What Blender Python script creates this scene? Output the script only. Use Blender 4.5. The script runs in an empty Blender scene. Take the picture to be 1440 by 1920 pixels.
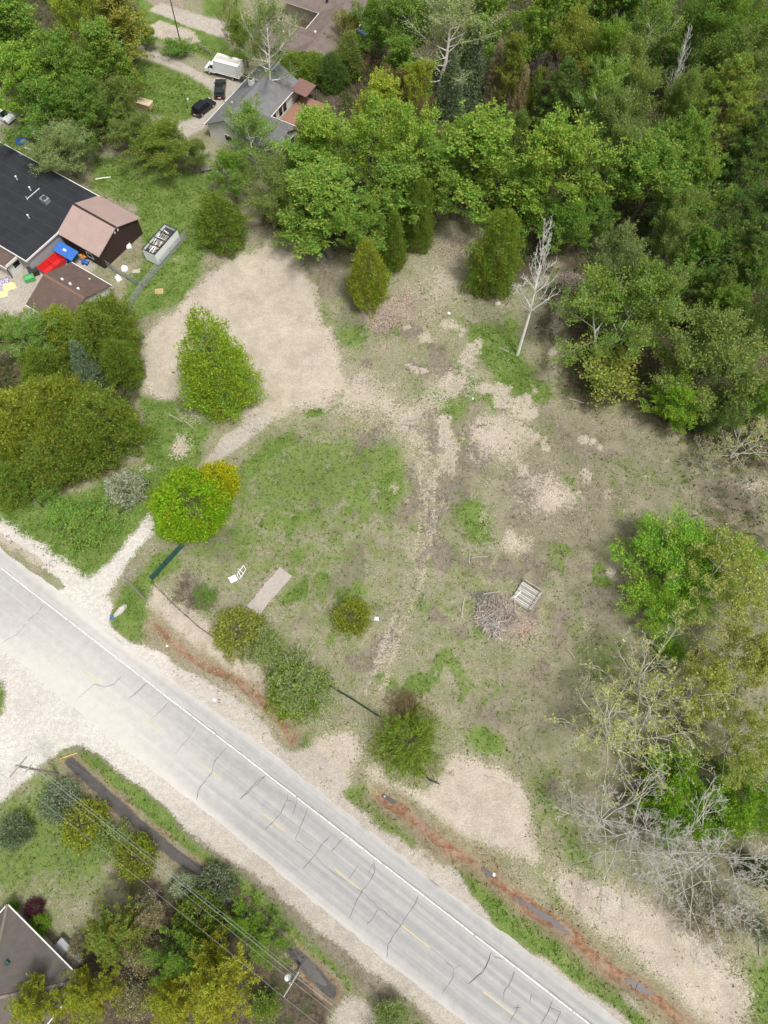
import bpy, math, random
import numpy as np
from mathutils import Matrix, Vector

# ------------------------------------------------------------------ camera
CAM_H, FOC = 91.0, 1378.0
TILT = math.atan(618.5 / 1378.0)
ROLL = math.atan(25 / 618.0)
_f = np.array([0, math.sin(TILT), -math.cos(TILT)])
_u0 = np.array([0, math.cos(TILT), math.sin(TILT)])
_r0 = np.array([1.0, 0, 0])
_u = math.cos(ROLL) * _u0 - math.sin(ROLL) * _r0
_r = math.cos(ROLL) * _r0 + math.sin(ROLL) * _u0
sc = bpy.context.scene
col = sc.collection
cd = bpy.data.cameras.new("camera")
cam = bpy.data.objects.new("camera", cd)
col.objects.link(cam)
cam.matrix_world = Matrix(((_r[0], _u[0], -_f[0], 0), (_r[1], _u[1], -_f[1], 0), (_r[2], _u[2], -_f[2], CAM_H), (0, 0, 0, 1)))
cd.sensor_fit = 'VERTICAL'
cd.angle = 2 * math.atan(960 / FOC)
cd.clip_end = 4000
sc.camera = cam
# ------------------------------------------------------------------ sky, sun, exposure
SUN_EL, SUN_AZ = math.radians(66), math.atan2(-0.78, 0.62)     # direction towards the sun on the plan
w = bpy.data.worlds.new("World")
sc.world = w
w.use_nodes = True
nt = w.node_tree
bg = nt.nodes['Background']
sky = nt.nodes.new('ShaderNodeTexSky')
sky.sky_type = 'NISHITA'
sky.sun_disc = False
sky.sun_elevation = SUN_EL
sky.sun_rotation = math.pi / 2 - SUN_AZ
sky.air_density = 1.0
sky.dust_density = 6.0
sky.ozone_density = 1.0
hs = nt.nodes.new('ShaderNodeHueSaturation')
hs.inputs['Saturation'].default_value = 0.22
nt.links.new(sky.outputs[0], hs.inputs['Color'])
nt.links.new(hs.outputs[0], bg.inputs[0])
bg.inputs[1].default_value = 0.072
sd_ = bpy.data.lights.new("sun", 'SUN')
sd_.energy = 1.5
sd_.angle = math.radians(10)
sd_.color = (1.0, 0.965, 0.91)
sun = bpy.data.objects.new("sun", sd_)
col.objects.link(sun)
_sd = Vector((math.cos(SUN_EL) * math.cos(SUN_AZ), math.cos(SUN_EL) * math.sin(SUN_AZ), math.sin(SUN_EL)))
sun.rotation_euler = _sd.to_track_quat('Z', 'Y').to_euler()
sun.location = _sd * 200
vs = sc.view_settings
vs.view_transform = 'Standard'
vs.look = 'None'
vs.gamma = 1
vs.use_curve_mapping = False
vs.exposure = 0.98

# ------------------------------------------------------------------ survey helpers
def G(px, py, z=0.0):
    """plan position (metres) of a survey mark at height z"""
    d = _f * FOC + _r * (px - 720) + _u * (960 - py)
    k = (CAM_H - z) / -d[2]
    return np.array([d[0] * k, d[1] * k])
def SC(px, py, z=0.0):
    d = _f * FOC + _r * (px - 720) + _u * (960 - py)
    return -d[2] / (CAM_H - z)
def GP(pts): return np.array([G(*p) for p in pts])
def rng_(s): return np.random.default_rng(s)
def vnoise(x, y, scale, seed):
    g = rng_(seed).random((256, 256))
    u, v = x / scale + 1000, y / scale + 1000
    iu, iv = np.floor(u).astype(int), np.floor(v).astype(int)
    fu, fv = u - iu, v - iv
    fu, fv = fu * fu * (3 - 2 * fu), fv * fv * (3 - 2 * fv)
    a, b, c, d = g[iu % 256, iv % 256], g[(iu + 1) % 256, iv % 256], g[iu % 256, (iv + 1) % 256], g[(iu + 1) % 256, (iv + 1) % 256]
    return (a * (1 - fu) + b * fu) * (1 - fv) + (c * (1 - fu) + d * fu) * fv
def fbm(x, y, scale, seed): return (vnoise(x, y, scale, seed) + .5 * vnoise(x, y, scale / 2.1, seed + 1) + .25 * vnoise(x, y, scale / 4.3, seed + 2)) / 1.75
def seg_dist(x, y, a, b):
    d = b - a
    t = np.clip(((x - a[0]) * d[0] + (y - a[1]) * d[1]) / max(d @ d, 1e-9), 0, 1)
    return np.hypot(x - a[0] - t * d[0], y - a[1] - t * d[1])
def line_dist(x, y, pts):
    r = np.full(np.shape(x), 1e9)
    for a, b in zip(pts[:-1], pts[1:]): r = np.minimum(r, seg_dist(x, y, a, b))
    return r
def poly_sd(x, y, pts):
    ins = np.zeros(np.shape(x), bool)
    n = len(pts)
    for i in range(n):
        a, b = pts[i], pts[(i + 1) % n]
        c = ((a[1] > y) != (b[1] > y)) & (x < (b[0] - a[0]) * (y - a[1]) / (b[1] - a[1] + 1e-12) + a[0])
        ins ^= c
    d = line_dist(x, y, list(pts) + [pts[0]])
    return np.where(ins, d, -d)

# ------------------------------------------------------------------ object helpers
def tag(o, label=None, cat=None, group=None, kind=None):
    if label: o['label'] = label
    if cat: o['category'] = cat
    if group: o['group'] = group
    if kind: o['kind'] = kind
    return o
def empty(name, loc=(0, 0, 0), rz=0.0, label=None, cat=None, group=None):
    o = bpy.data.objects.new(name, None)
    col.objects.link(o)
    o.location = loc
    o.rotation_euler = (0, 0, rz)
    o.empty_display_size = .3
    return tag(o, label, cat, group)
def fast_mesh(name, V, Fq, smooth=False):
    """V (n,3), Fq (m,k) polygons all of k corners"""
    me = bpy.data.meshes.new(name)
    V = np.asarray(V, np.float32)
    Fq = np.asarray(Fq, np.int32)
    me.vertices.add(len(V))
    me.vertices.foreach_set('co', V.ravel())
    k = Fq.shape[1]
    me.loops.add(Fq.size)
    me.loops.foreach_set('vertex_index', Fq.ravel())
    me.polygons.add(len(Fq))
    me.polygons.foreach_set('loop_start', np.arange(0, Fq.size, k, dtype=np.int32))
    if smooth: me.polygons.foreach_set('use_smooth', np.ones(len(Fq), bool))
    me.update()
    me.validate()
    return me
def attr(me, name, vals):
    a = me.attributes.new(name, 'FLOAT', 'POINT')
    a.data.foreach_set('value', np.asarray(vals, np.float32))
def mobj(name, me, m=None, parent=None, loc=None, rz=0):
    if m is not None and len(me.materials) == 0: me.materials.append(m)
    o = bpy.data.objects.new(name, me)
    col.objects.link(o)
    if parent: o.parent = parent
    if loc is not None: o.location = loc
    o.rotation_euler = (0, 0, rz)
    return o
class MB:
    def __init__(s): s.v, s.f = [], []
    def add(s, V, Fs):
        n = len(s.v)
        s.v += [tuple(map(float, p)) for p in V]
        s.f += [tuple(i + n for i in q) for q in Fs]
        return s
    def box(s, x0, x1, y0, y1, z0, z1):
        return s.add([(x0, y0, z0), (x1, y0, z0), (x1, y1, z0), (x0, y1, z0), (x0, y0, z1), (x1, y0, z1), (x1, y1, z1), (x0, y1, z1)],
                     [(3, 2, 1, 0), (4, 5, 6, 7), (0, 1, 5, 4), (1, 2, 6, 5), (2, 3, 7, 6), (3, 0, 4, 7)])
    def beam(s, a, b, w, h=None):
        a, b = Vector(a), Vector(b)
        h = h or w
        d = (b - a).normalized()
        x = d.cross(Vector((0, 0, 1)))
        x = x.normalized() if x.length > 1e-3 else Vector((1, 0, 0))
        y = x.cross(d)
        P = []
        for c in (a, b):
            for i, j in ((-1, -1), (1, -1), (1, 1), (-1, 1)): P.append(c + x * i * w / 2 + y * j * h / 2)
        return s.add(P, [(3, 2, 1, 0), (4, 5, 6, 7), (0, 1, 5, 4), (1, 2, 6, 5), (2, 3, 7, 6), (3, 0, 4, 7)])
    def cone(s, a, b, r0, r1, n=8):
        a, b = Vector(a), Vector(b)
        d = (b - a).normalized()
        x = d.cross(Vector((0, 0, 1)))
        x = x.normalized() if x.length > 1e-3 else Vector((1, 0, 0))
        y = d.cross(x)
        P = [a + (x * math.cos(t) + y * math.sin(t)) * r0 for t in [2 * math.pi * i / n for i in range(n)]]
        P += [b + (x * math.cos(t) + y * math.sin(t)) * r1 for t in [2 * math.pi * i / n for i in range(n)]]
        return s.add(P, [(i, (i + 1) % n, n + (i + 1) % n, n + i) for i in range(n)] + [tuple(range(n))[::-1], tuple(range(n, 2 * n))])
    def extrude(s, prof, y0, y1, inset=None):
        """profile in x,z pushed along y; inset shrinks nothing, kept square"""
        n = len(prof)
        return s.add([(x, y0, z) for x, z in prof] + [(x, y1, z) for x, z in prof],
                     [tuple(range(n)), tuple(range(2 * n - 1, n - 1, -1))] + [(i, n + i, n + (i + 1) % n, (i + 1) % n) for i in range(n)])
    def poly_up(s, pts, z0, z1):
        n = len(pts)
        return s.add([(p[0], p[1], z0) for p in pts] + [(p[0], p[1], z1) for p in pts],
                     [tuple(range(n))[::-1], tuple(range(n, 2 * n))] + [(i, (i + 1) % n, n + (i + 1) % n, n + i) for i in range(n)])
    def build(s, name, m, parent=None, loc=None, rz=0, smooth=False, bevel=0):
        me = bpy.data.meshes.new(name)
        me.from_pydata(s.v, [], s.f)
        if smooth: me.polygons.foreach_set('use_smooth', [True] * len(me.polygons))
        o = mobj(name, me, m, parent, loc, rz)
        if bevel:
            b = o.modifiers.new('bevel', 'BEVEL')
            b.width = bevel
            b.segments = 2
            b.limit_method = 'ANGLE'
        return o

# ------------------------------------------------------------------ materials
def nodes(name):
    m = bpy.data.materials.new(name)
    m.use_nodes = True
    t = m.node_tree
    return m, t, t.nodes['Principled BSDF'], t.nodes['Material Output']
def N(t, typ, **k):
    n = t.nodes.new(typ)
    for a, b in k.items(): setattr(n, a, b)
    return n
def noise(t, vec, scale, detail=4, rough=.6):
    n = N(t, 'ShaderNodeTexNoise')
    n.inputs['Scale'].default_value = scale
    n.inputs['Detail'].default_value = detail
    n.inputs['Roughness'].default_value = rough
    t.links.new(vec, n.inputs['Vector'])
    return n.outputs['Fac']
def math_(t, op, a, b=None, c=None, clamp=False):
    n = N(t, 'ShaderNodeMath', operation=op, use_clamp=clamp)
    for i, v in enumerate((a, b, c)):
        if v is None: continue
        if isinstance(v, (int, float)): n.inputs[i].default_value = v
        else: t.links.new(v, n.inputs[i])
    return n.outputs[0]
def mix(t, fac, a, b, mode='MIX'):
    n = N(t, 'ShaderNodeMix', data_type='RGBA', blend_type=mode)
    for s_, v in ((0, fac), (6, a), (7, b)):
        if isinstance(v, (int, float)): n.inputs[s_].default_value = v
        elif isinstance(v, tuple): n.inputs[s_].default_value = (*v, 1)[:4]
        else: t.links.new(v, n.inputs[s_])
    return n.outputs[2]
def sstep(t, v, lo, hi):
    n = N(t, 'ShaderNodeMapRange', interpolation_type='SMOOTHSTEP')
    n.inputs[1].default_value = lo
    n.inputs[2].default_value = hi
    t.links.new(v, n.inputs[0])
    return n.outputs[0]
def mat(name, c, rough=.7, var=.25, scale=3.0, bump=0.0, metal=0.0, c2=None, spec=.3, emit=None):
    m, t, b, o = nodes(name)
    tc = N(t, 'ShaderNodeTexCoord').outputs['Object']
    f1 = noise(t, tc, scale, 5)
    f2 = noise(t, tc, scale * 9, 3)
    s_ = math_(t, 'MULTIPLY_ADD', f1, var * 1.6, 1 - var * .8)
    s2 = math_(t, 'MULTIPLY_ADD', f2, var * 1.2, 1 - var * .6)
    s3 = math_(t, 'MULTIPLY', s_, s2)
    base = c if c2 is None else mix(t, sstep(t, f1, .42, .62), c, c2)
    out = mix(t, 1.0, base, (1, 1, 1), 'MULTIPLY')
    g = N(t, 'ShaderNodeCombineColor')
    for i in range(3): t.links.new(s3, g.inputs[i])
    mm = mix(t, 1.0, out, g.outputs[0], 'MULTIPLY')
    t.links.new(mm, b.inputs['Base Color'])
    b.inputs['Roughness'].default_value = rough
    b.inputs['Metallic'].default_value = metal
    b.inputs['Specular IOR Level'].default_value = spec
    if bump:
        bn = N(t, 'ShaderNodeBump')
        bn.inputs['Strength'].default_value = bump
        bn.inputs['Distance'].default_value = .05
        t.links.new(f2, bn.inputs['Height'])
        t.links.new(bn.outputs[0], b.inputs['Normal'])
    return m
def leaf_mat(name='foliage', transl=.5, vlo=.62, vhi=1.42, hue=.05):
    m, t, b, o = nodes(name)
    oi = N(t, 'ShaderNodeObjectInfo')
    r1 = N(t, 'ShaderNodeAttribute', attribute_name='rnd').outputs['Fac']
    r2 = N(t, 'ShaderNodeAttribute', attribute_name='clump').outputs['Fac']
    h = N(t, 'ShaderNodeHueSaturation')
    t.links.new(oi.outputs['Color'], h.inputs['Color'])
    t.links.new(math_(t, 'MULTIPLY_ADD', r2, -hue, .5 + hue / 2), h.inputs['Hue'])
    t.links.new(math_(t, 'MULTIPLY_ADD', r1, vhi - vlo, vlo), h.inputs['Value'])
    tip = math_(t, 'MULTIPLY', sstep(t, r2, .62, .95), oi.outputs['Alpha'])
    c = mix(t, tip, h.outputs[0], (.27, .27, .03))
    t.links.new(c, b.inputs['Base Color'])
    b.inputs['Roughness'].default_value = .6
    b.inputs['Specular IOR Level'].default_value = .25
    tr = N(t, 'ShaderNodeBsdfTranslucent')
    t.links.new(mix(t, 1.0, c, (1.15, 1.2, .7), 'MULTIPLY'), tr.inputs['Color'])
    ms = N(t, 'ShaderNodeMixShader')
    ms.inputs[0].default_value = transl
    t.links.new(b.outputs[0], ms.inputs[1])
    t.links.new(tr.outputs[0], ms.inputs[2])
    t.links.new(ms.outputs[0], o.inputs['Surface'])
    return m
def bark_mat():
    m, t, b, o = nodes('bark')
    oi = N(t, 'ShaderNodeObjectInfo')
    tc = N(t, 'ShaderNodeTexCoord').outputs['Object']
    f = noise(t, tc, 5, 5)
    c = mix(t, sstep(t, f, .5, .66), oi.outputs['Color'], (.07, .06, .05))
    c = mix(t, .75, c, oi.outputs['Color'])
    t.links.new(c, b.inputs['Base Color'])
    b.inputs['Roughness'].default_value = .85
    return m
LEAF, BARK = leaf_mat(), bark_mat()
M = dict(
    asphalt_roof=mat('black_roofing', (.022, .024, .029), .75, .6, .5, .2),
    pink_metal=mat('pale_brown_roof', (.36, .265, .24), .5, .22, .5),
    brown_shingle=mat('brown_shingle', (.12, .083, .07), .85, .5, 1.2, .4),
    grey_shingle=mat('grey_shingle', (.165, .165, .172), .85, .5, 1.0, .4),
    taupe_shingle=mat('taupe_shingle', (.165, .13, .115), .85, .5, .8, .4),
    dark_shingle=mat('dark_shingle', (.115, .098, .09), .9, .4, 1.4, .5),
    brown_wall=mat('brown_siding', (.045, .027, .024), .7, .2, 1.5),
    white_wall=mat('white_siding', (.62, .62, .6), .6, .12, 1.0),
    beige_wall=mat('beige_siding', (.4, .36, .3), .7, .15, 1.0),
    grey_wall=mat('grey_siding', (.33, .34, .35), .6, .15, 1.0),
    trim=mat('white_trim', (.72, .72, .7), .5, .1, 2.0),
    wood=mat('weathered_wood', (.30, .28, .245), .85, .45, 3.0, .4),
    new_wood=mat('new_timber', (.5, .35, .19), .8, .25, 3.0, .3),
    red_wood=mat('red_cedar_deck', (.29, .16, .115), .8, .3, 2.0, .3),
    bleached=mat('bleached_planks', (.47, .455, .42), .85, .35, 3.0, .4),
    pole_wood=mat('grey_pole_wood', (.27, .25, .22), .85, .3, 4.0, .3),
    dark_metal=mat('dark_metal', (.04, .042, .045), .5, .2, 3.0),
    steel=mat('galvanised_steel', (.42, .43, .44), .45, .2, 4.0, 0, .6),
    wire=mat('wire', (.30, .31, .33), .5, .1, 3.0, 0, .2),
    glass=mat('window_glass', (.012, .015, .018), .08, .1, 2.0, 0, 0, None, .6),
    black_paint=mat('black_car_paint', (.008, .009, .012), .18, .1, 2.0, 0, 0, None, .6),
    white_paint=mat('white_vehicle_paint', (.78, .79, .8), .35, .06, 2.0),
    rubber=mat('tyre_rubber', (.018, .018, .018), .85, .2, 4.0),
    red_lens=mat('red_lamp_lens', (.35, .02, .02), .25, .1, 3.0),
    clear_lens=mat('clear_lamp_lens', (.65, .66, .68), .15, .1, 3.0),
    red=mat('red_plastic', (.55, .025, .025), .5, .2, 2.0),
    green=mat('green_plastic', (.09, .34, .12), .5, .2, 2.0),
    dark_green=mat('dark_green_mesh', (.022, .075, .06), .7, .35, 3.0, .3),
    blue=mat('blue_tarp', (.04, .14, .46), .5, .25, 2.0, .5),
    yellow=mat('pale_yellow_cloth', (.72, .66, .3), .7, .15, 2.0, .3),
    yellow_paint=mat('yellow_marker', (.75, .6, .12), .6, .15, 2.0),
    orange=mat('orange_plastic', (.6, .26, .04), .5, .15, 2.0),
    purple=mat('purple_patterned_cloth', (.22, .18, .36), .8, .2, 5.0, .3, 0, (.6, .6, .58)),
    white=mat('white_plastic', (.75, .76, .78), .5, .1, 3.0),
    concrete=mat('concrete', (.4, .38, .35), .9, .25, 1.5, .3),
    rock=mat('pale_rock', (.45, .43, .4), .9, .35, 2.5, .6),
    twig=mat('dry_brushwood', (.40, .34, .29), .9, .4, 3.0, .3),
    rust_brown=mat('rusty_brown', (.16, .07, .045), .85, .3, 3.0, .3),
)
SUNK = {}

# ------------------------------------------------------------------ ground
RD = np.array([0.8402, -0.5423])        # along the road
RN = np.array([-0.5423, -0.8402])       # across it, to the house side
R0 = np.array([-2.80, 0.50])            # a point on the white edge line
def road_uv(x, y): return (x - R0[0]) * RD[0] + (y - R0[1]) * RD[1], (x - R0[0]) * RN[0] + (y - R0[1]) * RN[1]
DITCH_A = GP([(290, 1172), (353, 1229), (397, 1254), (447, 1276), (490, 1312), (527, 1352), (549, 1384)])
DITCH_B = GP([(703, 1488), (760, 1522), (800, 1560), (840, 1590), (900, 1625), (930, 1650), (985, 1695), (1060, 1745), (1100, 1785), (1150, 1825), (1200, 1850), (1240, 1880), (1290, 1925), (1400, 2020)])
DITCH_C = GP([(128, 1428), (175, 1470), (250, 1540), (330, 1605), (385, 1645), (470, 1720), (555, 1790), (620, 1860)])
def gz(x, y):
    x, y = np.asarray(x, float), np.asarray(y, float)
    s, v = road_uv(x, y)
    off = np.clip((np.abs(v - 2.6) - 6) / 5, 0, 1)
    z = (fbm(x, y, 6, 5) - .5) * .24 * off + (vnoise(x, y, 1.3, 8) - .5) * .06 * off
    z -= .55 * np.exp(-(line_dist(x, y, DITCH_A) / 1.05) ** 2)
    z -= .75 * np.exp(-(line_dist(x, y, DITCH_B) / 1.15) ** 2)
    z -= .65 * np.exp(-(line_dist(x, y, DITCH_C) / 1.15) ** 2)
    return z
def gz1(x, y): return float(gz(np.array([x]), np.array([y]))[0])
def _axis(lo, hi, st, far):
    n = int((hi - lo) / st)
    core = np.linspace(lo, hi, n + 1)
    e = np.array([2, 5, 10, 20, 40, 80, 160, 320, 640, far])
    return np.concatenate([lo - e[::-1], core, hi + e])
GX, GY = np.meshgrid(_axis(-92, 92, .4, 1500), _axis(-30, 172, .4, 1500), indexing='ij')
gx, gy = GX.ravel(), GY.ravel()
WARP = (fbm(gx, gy, 3.2, 21) - .5) * 2.4 + (fbm(gx, gy, .9, 25) - .5) * .9
Z = np.zeros_like(gx)
masks = {k: np.zeros_like(gx) for k in ('sand', 'lush', 'gravel', 'rust', 'litter', 'dead', 'chips', 'wetgrey', 'bank', 'pale')}
SOFT = 1.7
def put(k, sd, soft=.8, amt=1.0, warp=1.0):
    v = np.clip(.5 + (sd + WARP * warp) / (2 * soft * SOFT), 0, 1) * amt
    masks[k] = np.maximum(masks[k], v)
def cut(k, sd, soft=.6, amt=1.0, warp=.6):
    v = np.clip(.5 + (sd + WARP * warp) / (2 * soft), 0, 1) * amt
    masks[k] = masks[k] * (1 - v)
def P(k, pts, soft=.8, amt=1.0, warp=1.0): put(k, poly_sd(gx, gy, GP(pts)), soft, amt, warp)
def L(k, pts, wpx, soft=.6, amt=1.0, warp=.5):
    q = GP(pts)
    wm = wpx / 2 / SC(*pts[len(pts) // 2])
    put(k, wm - line_dist(gx, gy, q), soft, amt, warp)
def E_(k, px, py, rx, ry, soft=.8, amt=1.0, warp=1.0):
    c, a, b = G(px, py), G(px + rx, py), G(px, py - ry)
    ax, by = np.hypot(*(a - c)), np.hypot(*(b - c))
    d = np.hypot((gx - c[0]) / ax, (gy - c[1]) / by)
    put(k, (1 - d) * min(ax, by), soft, amt, warp)
# --- forest floor
P('litter', [(560, -60), (545, 255), (520, 330), (480, 425), (600, 470), (700, 470), (790, 450), (830, 400), (900, 375), (930, 470), (890, 560), (950, 545), (1050, 500), (1060, 640), (1045, 740), (1090, 770), (1190, 760), (1290, 830), (1340, 880), (1480, 900), (1700, 900), (1700, -80)], 1.8)
P('litter', [(-80, -60), (250, -60), (262, 60), (250, 200), (330, 290), (300, 300), (180, 280), (100, 300), (40, 240), (-90, 150)], 1.5)
P('litter', [(-80, 620), (60, 580), (200, 560), (262, 640), (255, 760), (220, 880), (90, 930), (-80, 960)], .8)
E_('litter', 1390, 1010, 110, 220, 3, .55)
P('litter', [(140, 1760), (250, 1680), (330, 1650), (420, 1650), (470, 1720), (560, 1800), (640, 1920), (640, 1990), (-60, 1990), (-60, 1800), (80, 1770)], 1.2, .95)
P('litter', [(190, 1600), (270, 1600), (330, 1670), (260, 1690), (200, 1660)], .9, .8)
P('litter', [(1180, 1270), (1440, 1200), (1520, 1700), (1400, 1660), (1250, 1630), (1120, 1600), (1080, 1480), (1120, 1360)], 2.5, .5)
P('litter', [(1010, 540), (1060, 540), (1060, 700), (1010, 700)], .8, .7)
# --- grey-brown thatch
P('dead', [(1000, 720), (1180, 760), (1330, 860), (1300, 1000), (1200, 980), (1150, 1060), (1200, 1200), (1150, 1300), (1080, 1400), (1030, 1540), (960, 1470), (930, 1340), (1010, 1260), (1000, 1100), (900, 1010), (900, 900)], 3, .58)
P('dead', [(690, 1330), (1010, 1210), (1100, 1260), (1050, 1480), (900, 1400), (760, 1300)], 2, .5)
P('dead', [(570, 480), (640, 470), (650, 560), (590, 560)], 1.5, .8)

E_('dead', 1130, 1140, 70, 90, 2, .7)
P('dead', [(1230, 880), (1440, 880), (1440, 1000), (1330, 960)], 2, .8)
# --- lush grass
P('lush', [(-80, 930), (60, 940), (150, 925), (262, 870), (262, 745), (330, 750), (400, 800), (375, 868), (285, 965), (190, 1070), (125, 1092), (60, 1035), (-80, 940)], .7, 1, .6)
P('lush', [(425, 880), (520, 800), (640, 795), (720, 830), (765, 900), (750, 985), (700, 1010), (600, 990), (520, 1000), (470, 1060), (420, 1085), (330, 1060), (310, 1035), (430, 960)], 3.2, .66)
P('lush', [(430, 880), (500, 830), (560, 800), (560, 830), (500, 880), (450, 960)], 1.0, .85)
E_('lush', 728, 900, 34, 75, 1.2, .9)
E_('lush', 690, 860, 40, 26, 1.2, .7)
E_('lush', 820, 745, 16, 30, .8, .85)
E_('lush', 885, 745, 16, 12, .6, .8)
E_('lush', 900, 1180, 22, 16, .6, .75)
E_('lush', 985, 1195, 26, 14, .6, .8)
E_('lush', 1085, 1160, 20, 40, 1, .6)
E_('lush', 460, 1100, 40, 24, 1.2, .6)
E_('lush', 545, 1075, 14, 20, .6, .8)
E_('lush', 640, 1270, 40, 16, 1, .7)
E_('lush', 570, 940, 90, 60, 3, .55)
E_('lush', 590, 768, 26, 15, .4, 1, .3)
L('lush', [(600, 775), (640, 758), (662, 742)], 9, .4, .9, .3)
P('lush', [(870, 610), (960, 590), (1000, 690), (1040, 725), (1035, 750), (960, 757), (930, 725), (905, 680)], 1.0, .92, 1.7)
E_('lush', 925, 767, 7, 11, .4, 1, .2)
E_('lush', 850, 765, 38, 34, 1.0, .82)
E_('lush', 785, 720, 14, 40, .8, .7)
E_('lush', 660, 630, 38, 26, 1, .75)
E_('lush', 610, 590, 28, 26, 1, .6)
L('lush', [(752, 590), (742, 625)], 14, .6, .85, .4)
P('lush', [(865, 930), (905, 925), (935, 980), (930, 1020), (880, 1030), (850, 960)], 1.0, .85)
E_('lush', 1120, 1240, 60, 80, 2.5, .68)
E_('lush', 1040, 1120, 30, 60, 2, .5)
E_('lush', 1200, 890, 120, 45, 2.5, .55)
E_('lush', 890, 1130, 40, 30, 1.5, .5)
E_('lush', 700, 1130, 40, 50, 2, .5)
E_('lush', 912, 1393, 42, 24, .7, .95, .8)
L('lush', [(1020, 1490), (1060, 1560), (1100, 1620), (1150, 1690)], 55, 1.6, .75, 1)
L('lush', [(985, 1480), (1010, 1560)], 20, .8, .6, 1)
P('lush', [(640, 1480), (690, 1460), (705, 1490), (740, 1535), (790, 1575), (775, 1590), (730, 1565), (690, 1525), (655, 1500)], .7, .9, .6)
P('lush', [(850, 1625), (890, 1630), (960, 1680), (1060, 1760), (1150, 1840), (1220, 1925), (1190, 1925), (1100, 1850), (1040, 1815), (980, 1775), (920, 1730), (880, 1680)], .6, .95, .6)
P('lush', [(1010, 1680), (1050, 1665), (1100, 1740), (1160, 1800), (1130, 1800), (1060, 1740)], .7, .7, .7)
P('lush', [(105, 1410), (150, 1400), (190, 1420), (260, 1475), (350, 1560), (450, 1640), (540, 1715), (640, 1820), (660, 1850), (640, 1870), (590, 1830), (480, 1720), (400, 1650), (300, 1570), (200, 1480), (130, 1440)], .7, 1, .5)
P('lush', [(-60, 1520), (60, 1440), (110, 1420), (140, 1450), (200, 1510), (260, 1580), (240, 1640), (190, 1690), (120, 1700), (60, 1680), (-60, 1740)], 2.6, .72)
P('lush', [(-60, 1260), (0, 1265), (12, 1300), (5, 1340), (-60, 1380)], .5, .9, .4)
P('lush', [(205, 1165), (215, 1120), (245, 1085), (285, 1035), (330, 1030), (345, 1060), (290, 1095), (275, 1125), (290, 1170), (255, 1205), (215, 1180)], .7, .85, .7)
P('lush', [(170, 290), (260, 300), (330, 310), (400, 330), (400, 440), (390, 480), (350, 560), (290, 590), (240, 600), (225, 560), (270, 480), (255, 390), (170, 350)], .8, 1, .6)
P('lush', [(230, 100), (300, 120), (370, 150), (402, 175), (390, 205), (350, 225), (280, 215), (235, 190)], .6, 1, .4)
P('lush', [(240, -30), (300, 20), (430, 75), (430, 110), (400, 112), (330, 90), (260, 60)], .6, 1, .4)
P('lush', [(380, -40), (460, -40), (450, 40), (380, 30)], .6, .9, .4)
P('lush', [(570, 215), (620, 225), (640, 330), (600, 420), (560, 300)], .8, .9)
P('lush', [(-60, 250), (60, 265), (110, 300), (90, 320), (0, 285), (-60, 280)], .8, .9)
P('lush', [(1215, 960), (1330, 950), (1400, 1100), (1300, 1180), (1220, 1100)], 2, .6)
P('lush', [(1230, 1390), (1420, 1400), (1460, 1580), (1300, 1600), (1200, 1500)], 2, .7)
P('lush', [(1400, 1800), (1480, 1760), (1500, 1950), (1400, 1950)], 1, .8)
L('lush', [(555, 1380), (590, 1410)], 30, .6, .8, .6)
L('lush', [(440, 1240), (520, 1300)], 20, .8, .6, .6)
P('lush', [(300, 1060), (450, 850), (640, 790), (780, 880), (760, 1060), (700, 1180), (600, 1260), (500, 1170), (400, 1130)], 5, .50)
P('lush', [(800, 900), (960, 930), (1000, 1100), (900, 1260), (760, 1300), (740, 1180)], 4, .38)
P('lush', [(1050, 1080), (1180, 1100), (1200, 1280), (1100, 1400), (1020, 1250)], 4, .42)
P('lush', [(880, 1380), (1040, 1330), (1120, 1500), (1030, 1560), (960, 1440)], 3, .48)
_zone = np.clip(poly_sd(gx, gy, GP([(290, 1060), (450, 800), (620, 760), (600, 560), (640, 540), (760, 560), (900, 560), (1040, 700), (1300, 860), (1200, 1000), (1180, 1300), (1050, 1600), (900, 1400), (640, 1300), (420, 1120)])) / 4, 0, 1)
masks['lush'] = np.maximum(masks['lush'], _zone * np.clip((fbm(gx, gy, 2.6, 301) - .56) * 7, 0, .85) * np.clip(fbm(gx, gy, 14, 305) * 2.4 - .7, 0, 1))
masks['dead'] = np.maximum(masks['dead'], _zone * np.clip((fbm(gx, gy, 3.4, 311) - .54) * 7, 0, .85))
masks['sand'] = np.maximum(masks['sand'], _zone * np.clip((fbm(gx, gy, 2.8, 321) - .57) * 5, 0, .62) * np.clip((gy - 26) / 25, 0, 1) * np.clip((gx + 6 - .0 * gy) / 8, 0, 1))
# --- sand
P('sand', [(262, 650), (300, 600), (350, 570), (395, 512), (440, 482), (500, 462), (560, 480), (582, 520), (592, 570), (615, 620), (640, 668), (650, 720), (610, 765), (560, 770), (505, 775), (480, 800), (455, 790), (490, 740), (440, 690), (350, 745), (300, 745), (268, 715)], .9, 1, 1.15)
P('sand', [(480, 470), (500, 425), (560, 430), (590, 480)], 1.2, .55)
P('sand', [(600, 640), (700, 690), (770, 750), (860, 690), (900, 690), (930, 730), (880, 740), (800, 800), (830, 860), (790, 900), (760, 830), (700, 800), (620, 780)], 2.6, .66, 2.2)
E_('sand', 935, 822, 60, 46, 2.0, .8, 1.8)
E_('sand', 1035, 932, 56, 36, 2.0, .74, 1.8)
E_('sand', 962, 1015, 30, 23, .9, .88, 1.2)
E_('sand', 800, 960, 16, 75, 1.2, .62)
L('sand', [(800, 900), (800, 1000), (775, 1090), (750, 1170), (720, 1240)], 34, 1.2, .55, 1)
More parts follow.
